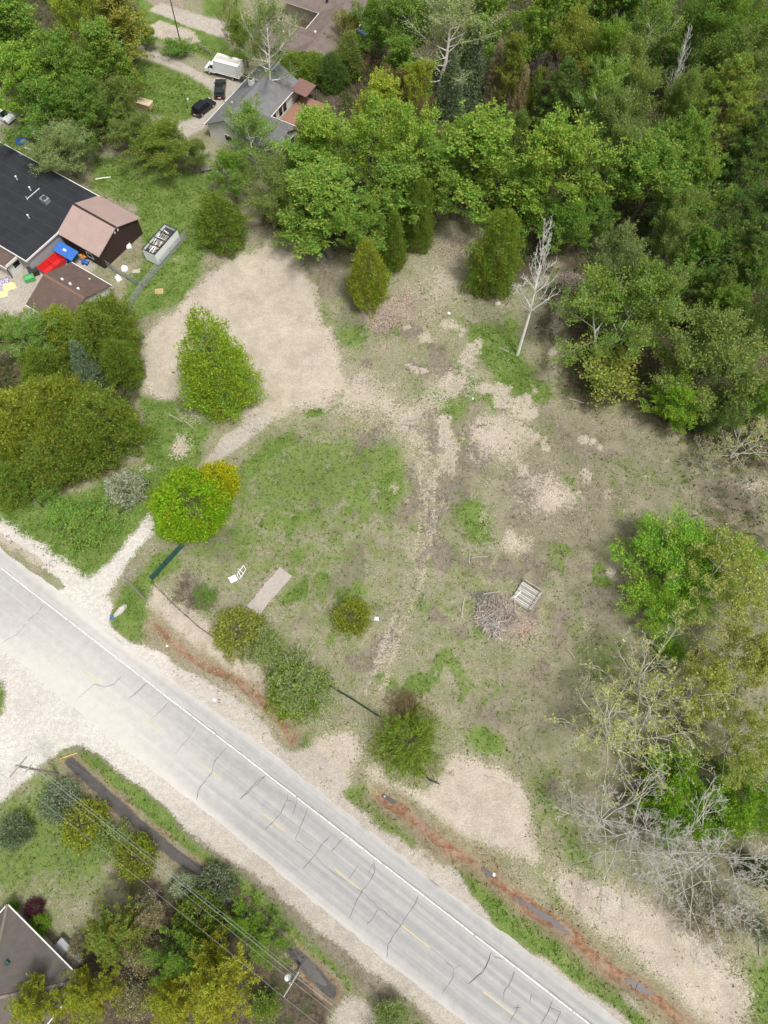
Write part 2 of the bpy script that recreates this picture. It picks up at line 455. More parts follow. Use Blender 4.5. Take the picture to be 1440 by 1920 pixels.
E_('sand', 850, 715, 60, 22, 1.2, .68)
E_('sand', 1145, 1073, 9, 10, .4, 1, .3)
L('sand', [(1095, 1150), (1115, 1210), (1100, 1290)], 30, 1.3, .5, 1)
P('sand', [(780, 500), (830, 470), (890, 440), (900, 500), (860, 570), (800, 620), (780, 560)], 2.2, .6)
P('sand', [(700, 1430), (715, 1425), (735, 1470), (800, 1482), (830, 1440), (850, 1412), (885, 1415), (940, 1448), (985, 1485), (1000, 1560), (1022, 1622), (985, 1612), (930, 1590), (870, 1565), (800, 1520), (745, 1482), (690, 1470), (684, 1440)], .7, 1, .6)
P('sand', [(585, 1395), (650, 1368), (683, 1400), (665, 1440), (640, 1480), (600, 1440), (560, 1420)], .8, .95, .7)
P('sand', [(1030, 1640), (1090, 1640), (1160, 1655), (1260, 1690), (1330, 1740), (1370, 1790), (1402, 1870), (1402, 1940), (1320, 1940), (1250, 1860), (1180, 1800), (1110, 1740), (1050, 1680)], 1.2, .88, .9)
P('sand', [(290, 1100), (330, 1120), (400, 1180), (480, 1240), (500, 1290), (470, 1290), (400, 1235), (330, 1190), (280, 1130)], .6, .9, .6)
P('sand', [(300, 1180), (360, 1215), (470, 1285), (560, 1390), (540, 1400), (440, 1320), (340, 1250)], .9, .7, .7)
P('sand', [(275, 50), (300, 38), (365, 60), (375, 80), (340, 84), (290, 68)], .5, 1, .3)

E_('sand', 340, 835, 20, 28, .8, .85)
E_('sand', 360, 775, 40, 22, 1, .55)
E_('sand', 275, 877, 13, 6, .4, .8, .3)
P('sand', [(-40, 975), (20, 1000), (60, 1030), (100, 1055), (90, 1068), (40, 1045), (-40, 1000)], .5, .75, .5)
P('sand', [(1040, 560), (1062, 560), (1045, 700), (1020, 720)], .6, .6)
P('sand', [(1440, 880), (1380, 900), (1390, 930), (1450, 940)], 1.5, .5)
for off in (-13, 13):
    L('sand', [(800 + off, 880), (803 + off, 950), (795 + off, 1020), (777 + off, 1090), (748 + off, 1170), (722 + off, 1235), (700 + off, 1300)], 9, .5, .72, .35)
    L('sand', [(690 + off, 800), (770 + off, 830), (800 + off, 880)], 9, .6, .6, .35)
L('dead', [(803, 930), (795, 1020), (777, 1090), (748, 1170), (720, 1240)], 16, .6, .8, .3)
for q in ((880, 830, 60, 80), (1000, 900, 90, 40), (1090, 850, 70, 50), (980, 980, 80, 40), (840, 900, 26, 40)): E_('dead', *q, 2.0, .75)
# --- wood chips, needles, reddish bare soil
P('chips', [(690, 590), (760, 530), (800, 560), (770, 610), (700, 620)], 1.2, .85)
E_('chips', 525, 430, 60, 22, 1, .8)
E_('chips', 720, 655, 14, 12, .7, .9, .4)
L('chips', [(523, 1078), (478, 1142)], 36, .12, 1, .06)
E_('chips', 765, 1325, 42, 22, .8, .9)
E_('chips', 1190, 790, 100, 18, 1.2, .6)
E_('chips', 975, 1180, 45, 35, 1, .7)
P('chips', [(240, -40), (330, -30), (345, 15), (290, 12)], .6, 1, .3)
E_('chips', 860, 470, 50, 40, 1.6, .7)
P('chips', [(150, 1740), (230, 1700), (260, 1740), (170, 1790)], 1, .8)
E_('chips', 400, 485, 45, 10, .8, .8)
P('chips', [(1000, 580), (1030, 570), (1040, 660), (1015, 690)], .8, .7)
# --- gravel
s_, v_ = road_uv(gx, gy)
put('gravel', np.minimum(v_ + 5.2, 10.2 - v_), .7, 1, .6)
P('gravel', [(490, 775), (500, 790), (440, 845), (395, 885), (300, 985), (260, 1030), (225, 1080), (195, 1130), (210, 1180), (240, 1220), (120, 1130), (100, 1105), (150, 1100), (210, 1050), (280, 965), (370, 880), (420, 820)], .5, 1, .5)
P('gravel', [(-60, 1180), (0, 1225), (120, 1310), (260, 1400), (320, 1460), (200, 1400), (140, 1400), (90, 1425), (40, 1470), (-60, 1550), (-60, 1370), (5, 1340), (12, 1300), (0, 1262), (-60, 1250)], .5, 1, .4)
P('gravel', [(205, 80), (245, 80), (330, 112), (400, 148), (440, 140), (480, 130), (470, 150), (430, 190), (385, 240), (350, 260), (375, 300), (350, 290), (330, 235), (370, 220), (398, 195), (402, 172), (360, 142), (300, 118), (230, 98)], .5, 1, .3)
P('gravel', [(300, 5), (350, 20), (430, 45), (460, 70), (430, 76), (350, 48), (280, 20)], .5, 1, .3)
P('gravel', [(-80, 150), (0, 165), (25, 200), (35, 225), (-80, 260)], .6, 1, .3)
P('gravel', [(-80, 520), (0, 505), (50, 500), (110, 470), (160, 480), (180, 500), (100, 560), (60, 600), (-80, 640)], .6, 1, .3)
P('gravel', [(640, 1870), (700, 1850), (800, 1860), (960, 1990), (600, 1990)], .7, 1, .5)
P('lush', [(700, 1890), (760, 1880), (800, 1925), (690, 1925)], .8, .7)
cut('gravel', poly_sd(gx, gy, GP([(700, 1890), (760, 1880), (800, 1990), (690, 1990)])), .6)
# shoulder broken by growth next to the ditch
cut('gravel', poly_sd(gx, gy, GP([(640, 1480), (690, 1460), (705, 1490), (740, 1535), (800, 1590), (775, 1595), (730, 1568), (690, 1528), (655, 1500)])), .5, .9)
cut('gravel', poly_sd(gx, gy, GP([(850, 1622), (890, 1630), (960, 1680), (1060, 1760), (1150, 1840), (1220, 1925), (1190, 1925), (1100, 1850), (1040, 1815), (980, 1775), (920, 1730), (880, 1680)])), .5, .95)
cut('gravel', poly_sd(gx, gy, GP([(-80, 930), (60, 1040), (120, 1100), (90, 1110), (0, 1030), (-80, 980)])), .4)
cut('gravel', poly_sd(gx, gy, GP([(205, 1165), (215, 1120), (245, 1085), (285, 1035), (300, 1160), (300, 1210), (255, 1205), (215, 1180)])), .4)
cut('gravel', poly_sd(gx, gy, GP([(110, 1405), (150, 1400), (190, 1420), (260, 1475), (350, 1560), (450, 1640), (540, 1715), (640, 1820), (600, 1850), (300, 1600), (100, 1450)])), .4)
for pts in ([(420, 530), (520, 560), (600, 640), (680, 705), (770, 765), (840, 850)], [(480, 490), (560, 560), (590, 650), (540, 740), (470, 800)], [(330, 620), (430, 560), (540, 540)]):
    for off in (-9, 9): L('bank', [(a + off, b + off * .4) for a, b in pts], 6, .5, .42, .3)
put('dead', np.minimum(v_ - 8.6, 11.4 - v_), .7, .8, .6)
cut('gravel', np.minimum(v_ - 9.0, 12 - v_) - np.clip((-gx - 14) / 4, 0, 9), .6, .75)
# --- rusty ditch
for D, wd in ((DITCH_A, .42), (DITCH_B, .55)):
    ld = line_dist(gx, gy, D)
    put('rust', wd * (.35 + 1.5 * vnoise(gx, gy, 2.6, 90)) - ld, .17, 1, .15)
    put('bank', wd * 3.6 - ld, .8, .7, .8)
dc = line_dist(gx, gy, DITCH_C)
put('rust', .28 - np.abs(dc - .9), .3, .8, .15)
put('wetgrey', .62 - dc, .25, 1, .12)
for c_, k in ((DITCH_A, 1.6), (DITCH_B, 1.4), (DITCH_C, 1.1)): cut('gravel', k - line_dist(gx, gy, c_), .5)
for c_, k in ((DITCH_A, .8), (DITCH_B, .9), (DITCH_C, 1.1)): cut('lush', k - line_dist(gx, gy, c_), .4)
# keep sand and paths out from under the forest litter
masks['pale'] = np.clip((-gx - 12) / 20, 0, 1) * (gy < 45)  # whitens gravel towards the left: overexposed glare put into its colour
masks['litter'] *= (1 - .9 * np.clip(masks['gravel'], 0, 1)) * (1 - .7 * masks['sand'])
Z = gz(gx, gy)
far = (np.abs(gx) > 93) | (gy < -31) | (gy > 173)
Z[far] = 0
masks['litter'][far] = np.where(gy[far] > 60, .9, .3)
nx, ny = GX.shape
I = np.arange(nx * ny).reshape(nx, ny)
quads = np.stack([I[:-1, :-1], I[1:, :-1], I[1:, 1:], I[:-1, 1:]], -1).reshape(-1, 4)
gme = fast_mesh('ground', np.stack([gx, gy, Z], 1), quads, True)
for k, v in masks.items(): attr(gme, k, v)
def ground_mat():
    m, t, b, o = nodes('open_ground')
    tc = N(t, 'ShaderNodeTexCoord').outputs['Object']
    def ns(scale, detail=4, rough=.65, lo=.32, hi=.68):
        n = N(t, 'ShaderNodeMapRange')
        n.inputs[1].default_value, n.inputs[2].default_value = lo, hi
        t.links.new(noise(t, tc, scale, detail, rough), n.inputs[0])
        return n.outputs[0]
    big, mid, sm, fine, gr = ns(.16), ns(.45, 6, .7), ns(1.7, 5, .75), ns(4.5, 4, .75), ns(9, 3, .75, .3, .7)
    edge = math_(t, 'ADD', math_(t, 'ADD', math_(t, 'MULTIPLY', mid, .3), math_(t, 'MULTIPLY', sm, .35)), math_(t, 'MULTIPLY', fine, .35))
    def A(k): return N(t, 'ShaderNodeAttribute', attribute_name=k).outputs['Fac']
    def fac(k, spread=1.0, lo=.3, hi=.7):
        v = math_(t, 'ADD', A(k), math_(t, 'MULTIPLY', math_(t, 'SUBTRACT', edge, .5), spread))
        f0 = sstep(t, v, lo, hi)
        return math_(t, 'MULTIPLY', f0, sstep(t, A(k), .02, .2))
    tan, olive, gb = (.252, .232, .160), (.192, .205, .098), (.195, .176, .136)
    c = mix(t, sstep(t, mid, .1, .85), tan, olive)
    c = mix(t, math_(t, 'MULTIPLY', sstep(t, sm, .45, .8), .6), c, gb)
    c = mix(t, math_(t, 'MULTIPLY', sstep(t, fine, .5, .9), .6), c, (.33, .30, .225))
    dead = mix(t, sstep(t, sm, .2, .8), (.14, .117, .092), (.222, .192, .152))
    dead = mix(t, math_(t, 'MULTIPLY', sstep(t, mid, .6, .9), .6), dead, (.10, .112, .045))
    c = mix(t, math_(t, 'MULTIPLY', fac('dead'), .85), c, dead)
    g1 = mix(t, sstep(t, mid, .2, .8), (.078, .142, .022), (.135, .19, .048))
    g1 = mix(t, math_(t, 'MULTIPLY', sstep(t, fine, .5, .85), .5), g1, (.19, .205, .085))
    c = mix(t, fac('lush', 1.15, .3, .75), c, g1)
    chips = mix(t, sstep(t, fine, .3, .7), (.2, .14, .115), (.37, .295, .25))
    c = mix(t, math_(t, 'MULTIPLY', fac('chips'), .8), c, chips)
    lit = mix(t, sstep(t, sm, .2, .8), (.055, .043, .032), (.115, .09, .065))
    lit = mix(t, math_(t, 'MULTIPLY', sstep(t, mid, .5, .8), .7), lit, (.045, .065, .02))
    c = mix(t, fac('litter', .8), c, lit)
    sand = mix(t, sstep(t, mid, .2, .8), (.435, .383, .318), (.38, .328, .266))
    sand = mix(t, math_(t, 'MULTIPLY', sstep(t, sm, .6, .95), .5), sand, (.31, .255, .19))
    c = mix(t, fac('sand', 1.1), c, sand)
    grav = mix(t, sstep(t, sm, .2, .8), (.41, .37, .325), (.345, .31, .265))
    grav = mix(t, math_(t, 'MULTIPLY', sstep(t, mid, .6, .95), .45), grav, (.32, .28, .23))
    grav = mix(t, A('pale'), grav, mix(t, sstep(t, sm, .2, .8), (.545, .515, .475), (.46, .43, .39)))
    c = mix(t, fac('gravel', .95), c, grav)
    c = mix(t, math_(t, 'MULTIPLY', fac('bank'), .75), c, mix(t, sstep(t, sm, .2, .8), (.285, .225, .15), (.20, .16, .10)))
    rust = mix(t, sstep(t, sm, .2, .8), (.175, .088, .05), (.255, .16, .10))
    rust = mix(t, math_(t, 'MULTIPLY', sstep(t, mid, .45, .75), .8), rust, (.28, .215, .15))
    c = mix(t, fac('rust', .8), c, rust)
    c = mix(t, fac('wetgrey', .5), c, (.095, .088, .085))
    v = math_(t, 'ADD', math_(t, 'MULTIPLY', fine, .32), math_(t, 'MULTIPLY', gr, .5))
    v = math_(t, 'ADD', math_(t, 'MULTIPLY', v, .8), .67)
    v = math_(t, 'MULTIPLY', v, math_(t, 'MULTIPLY_ADD', big, .2, .9))
    g = N(t, 'ShaderNodeCombineColor')
    for i in range(3): t.links.new(v, g.inputs[i])
    t.links.new(mix(t, 1.0, c, g.outputs[0], 'MULTIPLY'), b.inputs['Base Color'])
    b.inputs['Roughness'].default_value = .95
    b.inputs['Specular IOR Level'].default_value = .1
    bn = N(t, 'ShaderNodeBump')
    bn.inputs['Strength'].default_value = .5
    bn.inputs['Distance'].default_value = .12
    t.links.new(math_(t, 'ADD', math_(t, 'MULTIPLY', sm, .6), math_(t, 'MULTIPLY', fine, .4)), bn.inputs['Height'])
    t.links.new(bn.outputs[0], b.inputs['Normal'])
    return m
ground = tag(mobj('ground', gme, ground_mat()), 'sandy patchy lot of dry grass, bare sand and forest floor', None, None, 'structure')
def mask_at(k, x, y):
    ix = np.clip(np.searchsorted(GX[:, 0], x), 1, nx - 1)
    iy = np.clip(np.searchsorted(GY[0], y), 1, ny - 1)
    return masks[k].reshape(nx, ny)[ix, iy]

# ------------------------------------------------------------------ road (local x along, y across from the white line to the house side)
ROAD_ANG = math.atan2(RD[1], RD[0])
rx_, ry_ = np.meshgrid(np.arange(-140, 90.1, .5), np.linspace(-2.2, 7.5, 25), indexing='ij')
V = np.stack([rx_.ravel(), -ry_.ravel(), np.full(rx_.size, .035)], 1)
jit = (vnoise(rx_.ravel() * 1.0, rx_.ravel() * 0, 1.1, 3) - .5) * .5 + (vnoise(rx_.ravel(), rx_.ravel() * 0, 6, 4) - .5) * .6
e0, e1 = np.isclose(ry_.ravel(), -2.2), np.isclose(ry_.ravel(), 7.5)
V[e0, 1] += jit[e0]
V[e1, 1] += jit[e1] * .8
V[e0 | e1, 2] = -.03
n1, n2 = rx_.shape
I = np.arange(n1 * n2).reshape(n1, n2)
rq = np.stack([I[:-1, :-1], I[:-1, 1:], I[1:, 1:], I[1:, :-1]], -1).reshape(-1, 4)
rme = fast_mesh('road', V, rq, True)
ex, ey = rx_.ravel(), ry_.ravel()
glare_dust = np.clip(1.15 - np.hypot((ex + 33) / 22, (ey - 9.5) / 8.5), 0, 1) + .9 * np.clip(1 - np.hypot((ex + 38) / 14, (ey + 3) / 3.5), 0, 1)  # gravel dust plus the overexposed left end's glare, painted into the road colour
glare_dust += .7 * np.clip((-1.0 - ey) / 1.4, 0, 1) + .75 * np.clip((ey - 6.2) / 1.3, 0, 1) + .35 * np.clip((-ex - 5) / 30, 0, 1)
attr(rme, 'glare_dust', np.clip(glare_dust, 0, 1))
def road_mat():
    m, t, b, o = nodes('worn_asphalt')
    tc = N(t, 'ShaderNodeTexCoord').outputs['Object']
    sp = N(t, 'ShaderNodeSeparateXYZ')
    t.links.new(tc, sp.inputs[0])
    st = N(t, 'ShaderNodeMapping')
    st.inputs['Scale'].default_value = (.03, 1.6, 1)
    t.links.new(tc, st.inputs[0])
    streak = noise(t, st.outputs[0], 1.0, 4)
    fine, mid = noise(t, tc, 14, 4, .7), noise(t, tc, 1.1, 5)
    c = mix(t, sstep(t, streak, .36, .64), (.285, .284, .282), (.365, .36, .353))
    # wheel paths polished paler
    y = math_(t, 'MULTIPLY', sp.outputs[1], -1)
    wp = None
    for cy in (.95, 2.75, 4.5, 6.3):
        g = math_(t, 'SUBTRACT', 1, math_(t, 'DIVIDE', math_(t, 'ABSOLUTE', math_(t, 'SUBTRACT', y, cy)), .55), clamp=True)
        wp = g if wp is None else math_(t, 'ADD', wp, g)
    c = mix(t, math_(t, 'MULTIPLY', wp, .4), c, (.27, .27, .272))
    d = N(t, 'ShaderNodeAttribute', attribute_name='glare_dust').outputs['Fac']
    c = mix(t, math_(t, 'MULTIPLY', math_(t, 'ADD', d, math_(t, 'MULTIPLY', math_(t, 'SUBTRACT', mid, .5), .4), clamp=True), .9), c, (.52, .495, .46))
    v = math_(t, 'MULTIPLY', math_(t, 'MULTIPLY_ADD', fine, .3, .85), math_(t, 'MULTIPLY_ADD', mid, .2, .9))
    g = N(t, 'ShaderNodeCombineColor')
    for i in range(3): t.links.new(v, g.inputs[i])
    t.links.new(mix(t, 1.0, c, g.outputs[0], 'MULTIPLY'), b.inputs['Base Color'])
    b.inputs['Roughness'].default_value = .85
    b.inputs['Specular IOR Level'].default_value = .2
    return m
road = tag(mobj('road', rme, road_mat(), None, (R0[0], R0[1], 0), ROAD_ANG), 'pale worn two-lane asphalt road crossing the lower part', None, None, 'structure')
def worn(name, c, under, lo):
    m, t, b, o = nodes(name)
    tc = N(t, 'ShaderNodeTexCoord').outputs['Object']
    f = noise(t, tc, 3.5, 5, .75)
    t.links.new(mix(t, sstep(t, f, lo, lo + .12), c, under), b.inputs['Base Color'])
    b.inputs['Roughness'].default_value = .8
    return m
WLINE, YLINE, TAR = worn('worn_white_line', (.68, .68, .67), (.42, .415, .405), .47), worn('worn_yellow_line', (.52, .44, .19), (.40, .385, .33), .5), mat('tar_seal', (.15, .15, .151), .7, .3, 3)
def ribbon(pts, widths, z):
    mb = MB()
    pts = [np.array(p, float) for p in pts]
    Vv, n = [], len(pts)
    for i, p in enumerate(pts):
        d = pts[min(i + 1, n - 1)] - pts[max(i - 1, 0)]
        d = d / (np.hypot(*d) + 1e-9)
        q = np.array([-d[1], d[0]]) * widths[i] / 2
        Vv += [(*(p + q), z), (*(p - q), z)]
    return mb.add(Vv, [(2 * i, 2 * i + 1, 2 * i + 3, 2 * i + 2) for i in range(n - 1)])
def R_loc(px, py):
    g = G(px, py) - R0
    return np.array([g @ RD, -(g @ RN)])
rr = random.Random(4)
x = -140.0
while x < 88:
    x1 = min(x + 11.9, 88)
    k = np.arange(x, x1 + .01, .85)
    ribbon([(a, rr.uniform(-.015, .015)) for a in k], [rr.uniform(.10, .15) for a in k], .043).build('edge_line', WLINE, road)
    x = x1 + rr.uniform(.05, .3)
for a, b_ in (((495, 1526), (536, 1559)), ((626, 1628), (676, 1668)), ((752, 1734), (806, 1777)), ((906, 1859), (962, 1902)), ((382, 1435), (415, 1461)), ((270, 1345), (305, 1372)), ((155, 1258), (189, 1283))):
    a, b_ = R_loc(*a), R_loc(*b_)
    ribbon([a + (b_ - a) * q for q in np.linspace(0, 1, 6)], [.12] * 6, .043).build('centre_dash', YLINE, road)
def z2(*p): return [(400 + a / 2.571, 1400 + b / 2.571) for a, b in p]
def z8(*p): return [(180 + a / 2.769, 980 + b / 2.769) for a, b in p]
def z5(*p): return [(880 + a / 2.571, 1380 + b / 2.571) for a, b in p]
def z6(*p): return [(a / 3.6, 980 + b / 3.6) for a, b in p]
CR = [(z2((250, 138), (205, 175), (165, 215), (130, 250)), .1), (z2((360, 228), (350, 270), (328, 312), (300, 350), (250, 400)), .12), (z2((405, 250), (395, 285), (383, 335)), .1), (z2((355, 258), (385, 265)), .1),
      (z2((455, 295), (430, 365), (405, 420), (395, 450)), .1), (z2((395, 450), (440, 482), (490, 520), (525, 565), (575, 605), (640, 650)), .07), (z2((565, 422), (530, 465), (510, 492), (492, 520), (430, 590)), .12),
      (z2((632, 432), (600, 470), (570, 505)), .12), (z2((775, 555), (758, 580), (747, 620)), .1), (z2((775, 555), (777, 605), (745, 665), (720, 690), (690, 745), (668, 795), (652, 830)), .12), (z2((697, 575), (670, 610), (645, 642)), .1),
      (z2((690, 680), (760, 740), (800, 780), (860, 825), (905, 860)), .07), (z2((990, 715), (975, 755), (945, 800), (910, 850), (870, 905), (842, 955), (835, 1020)), .12), (z2((800, 780), (770, 825), (740, 860)), .09),
      (z2((1340, 990), (1325, 1040), (1300, 1085), (1262, 1115), (1225, 1145)), .12), (z2((1340, 990), (1360, 1018), (1395, 1025)), .12), (z2((1160, 1070), (1118, 1035)), .1), (z2((1160, 1070), (1205, 1050)), .09), (z2((1160, 1070), (1150, 1125), (1100, 1195)), .1),
      (z5((105, 1045), (80, 1110), (40, 1155), (0, 1190)), .1), (z5((215, 1130), (203, 1178), (170, 1235), (162, 1280)), .13), (z5((400, 1268), (385, 1325), (345, 1389)), .13), (z5((385, 1305), (440, 1330), (415, 1389)), .12), (z5((300, 1235), (292, 1285)), .1), (z5((235, 1290), (235, 1312), (190, 1385)), .1), (z5((210, 1310), (255, 1312)), .08),
      (z8((265, 830), (215, 880), (170, 915)), .09), (z8((380, 930), (330, 985), (290, 1015)), .07), (z8((525, 1050), (480, 1120), (410, 1200)), .08), (z8((690, 1160), (650, 1200), (615, 1240), (605, 1290), (560, 1350), (535, 1385), (520, 1440)), .1), (z8((880, 1310), (840, 1355), (800, 1390), (745, 1440)), .1), (z8((130, 798), (95, 838), (50, 855), (0, 842)), .07),
      (z6((295, 548), (255, 612), (205, 650), (190, 672)), .08), (z6((190, 672), (120, 750), (50, 790), (0, 825)), .06), (z6((820, 1035), (760, 1100), (690, 1105), (640, 1090), (520, 1190)), .05), (z6((1000, 1075), (960, 1110), (870, 1188)), .08)]
for pts, wd in CR:
    q = [R_loc(*p) for p in pts]
    out = []
    for a, b_ in zip(q[:-1], q[1:]):
        n_ = max(2, int(np.hypot(*(b_ - a)) / .3))
        for i in range(n_): out.append(a + (b_ - a) * i / n_ + np.array([rr.gauss(0, .035), rr.gauss(0, .035)]))
    out.append(q[-1])
    ribbon(out, [wd * .72 * rr.uniform(.45, 1.35) * (1 if 0 < i < len(out) - 1 else .3) for i in range(len(out))], .047).build('sealed_crack', TAR, road)
ec = [(a, .17 + rr.gauss(0, .03)) for a in np.arange(-24, 40, .6)]
ribbon(ec, [abs(rr.gauss(.035, .025)) + .01 for _ in ec], .0475).build('sealed_crack', TAR, road)

# ------------------------------------------------------------------ standing water
def water_mat():
    m, t, b, o = nodes('ditch_water')
    tc = N(t, 'ShaderNodeTexCoord').outputs['Object']
    t.links.new(mix(t, noise(t, tc, 1.2, 4), (.05, .045, .045), (.12, .105, .10)), b.inputs['Base Color'])
    b.inputs['Roughness'].default_value = .06
    bn = N(t, 'ShaderNodeBump')
    bn.inputs['Strength'].default_value = .05
    t.links.new(noise(t, tc, 6, 2), bn.inputs['Height'])
    t.links.new(bn.outputs[0], b.inputs['Normal'])
    return m
WATER = water_mat()
def puddle(pts, width, label, seed, lift=.10):
    q = GP(pts)
    rg = random.Random(seed)
    P_, Wd = [], []
    for a, b_ in zip(q[:-1], q[1:]):
        for i in range(8): P_.append(a + (b_ - a) * i / 8)
    P_.append(q[-1])
    n_ = len(P_)
    Wd = [width * (math.sin(math.pi * min(max((i + .35) / n_, 0), 1)) ** .6) * rg.uniform(*((.35, 1.15) if n_ < 30 else (.85, 1.1))) for i in range(n_)]
    P_ = [p + np.array([rg.gauss(0, .05), rg.gauss(0, .05)]) for p in P_]
    z = min(gz1(*p) for p in P_) + lift
    tag(ribbon(P_, Wd, z).build('ditch_water', WATER), label, None, None, 'structure')
puddle([(716, 1488), (745, 1505)], .9, 'grey puddle at the culvert mouth', 1)
puddle([(905, 1628), (925, 1645)], 1.0, 'small grey puddle with a white scrap in the rusty ditch', 2)
puddle([(965, 1680), (1000, 1705), (1040, 1730), (1072, 1755)], .85, 'long grey puddle in the rusty ditch', 3)
puddle([(1175, 1838), (1200, 1850), (1228, 1868)], 1.2, 'pale grey puddle near the lower end of the rusty ditch', 4)
puddle([(130, 1430), (175, 1470), (250, 1540), (330, 1605), (385, 1645)], 1.15, 'dark standing water in the roadside ditch', 5, .16)
puddle([(545, 1785), (580, 1815), (610, 1850)], 1.3, 'dark ditch water beside the lower driveway', 6, .16)
# gravel pad: a thin raised bed with a ragged outline
_a, _b = G(536, 1072), G(474, 1146)
_d = (_b - _a) / np.hypot(*(_b - _a)); _n = np.array([-_d[1], _d[0]]); _l = np.hypot(*(_b - _a))
rr = random.Random(8)
edge_ = [_a + _d * _l * i / 14 + _n * (1.0 + rr.gauss(0, .06)) for i in range(15)] + [_a + _d * _l * i / 14 - _n * (1.0 + rr.gauss(0, .06)) for i in range(14, -1, -1)]
tag(MB().poly_up(edge_[::-1], gz1(*((_a + _b) / 2)) - .2, gz1(*((_a + _b) / 2)) + .09).build('gravel_path', mat('pale_gravel', (.37, .335, .295), .95, .35, 2.2, .6)), 'long pale gravel strip beside the white chair', None, None, 'structure')

# ------------------------------------------------------------------ plant builders
def unit(v): return v / (np.linalg.norm(v, axis=-1, keepdims=True) + 1e-9)
def cones(S):
    """S: list of (p0,p1,r0,r1); three to six sided tapered segments, one mesh array"""
    A = np.array([s[0] for s in S]); B = np.array([s[1] for s in S])
    r0 = np.array([s[2] for s in S]); r1 = np.array([s[3] for s in S])
    outV, outF, base = [], [], 0
    for k, sel in ((6, r0 > .07), (3, r0 <= .07)):
        if not sel.any(): continue
        a, b, q0, q1 = A[sel], B[sel], r0[sel], r1[sel]
        d = unit(b - a)
        h = np.where(np.abs(d[:, 2:3]) > .9, np.array([[1., 0, 0]]), np.array([[0, 0, 1.]]))
        x = unit(np.cross(d, h)); y = np.cross(d, x)
        n = len(a)
        ang = np.arange(k) * 2 * math.pi / k
        ring = x[:, None] * np.cos(ang)[None, :, None] + y[:, None] * np.sin(ang)[None, :, None]
        v = np.concatenate([a[:, None] + ring * q0[:, None, None], b[:, None] + ring * q1[:, None, None]], 1)
        i = np.arange(n)[:, None] * 2 * k + base
        j = np.arange(k)[None]
        j2 = (j + 1) % k
        outF.append(np.stack([i + j, i + j2, i + k + j2, i + k + j], -1).reshape(-1, 4))
        outV.append(v.reshape(-1, 3)); base += n * 2 * k
    return np.concatenate(outV), np.concatenate(outF)
def leaves(rg, C, size, axis=None, aspect=.6, up=.5, clump=None, jit=.6):
    """diamond leaf sprays at C (n,3)"""
    n = len(C)
    ax = rg.normal(size=(n, 3))
    if axis is not None: ax = unit(axis) + ax * jit
    ax = unit(ax)
    nr = rg.normal(size=(n, 3)); nr[:, 2] = nr[:, 2] * .6 + up
    sd = unit(np.cross(ax, nr))
    s = (size * rg.uniform(.45, 1.55, n))[:, None]
    V = np.stack([C - ax * s * .5, C + sd * s * aspect * .5, C + ax * s * .5, C - sd * s * aspect * .5], 1).reshape(-1, 3)
    Fq = np.arange(4 * n).reshape(n, 4)
    me = fast_mesh('crown', V, Fq)
    attr(me, 'rnd', np.repeat(rg.random(n), 4))
    attr(me, 'clump', np.repeat(rg.random(n) if clump is None else clump, 4))
    me.materials.append(LEAF)
    return me
def wood_mesh(S, name='trunk'):
    v, q = cones(S)
    me = fast_mesh(name, v, q, True)
    me.materials.append(BARK)
    return me
def path(rg, S, p, d, Ln, r0, r1, n=5, wander=.12, trop=.05):
    """adds a wandering tapered branch, returns its points and directions"""
    pts, ds = [np.array(p)], []
    d = unit(np.array(d, float))
    for i in range(n):
        d = unit(d + rg.normal(size=3) * wander + np.array([0, 0, trop]))
        q = pts[-1] + d * Ln / n
        a, b = r0 + (r1 - r0) * i / n, r0 + (r1 - r0) * (i + 1) / n
        S.append((pts[-1], q, a, b))
        pts.append(q); ds.append(d)
    return pts, ds
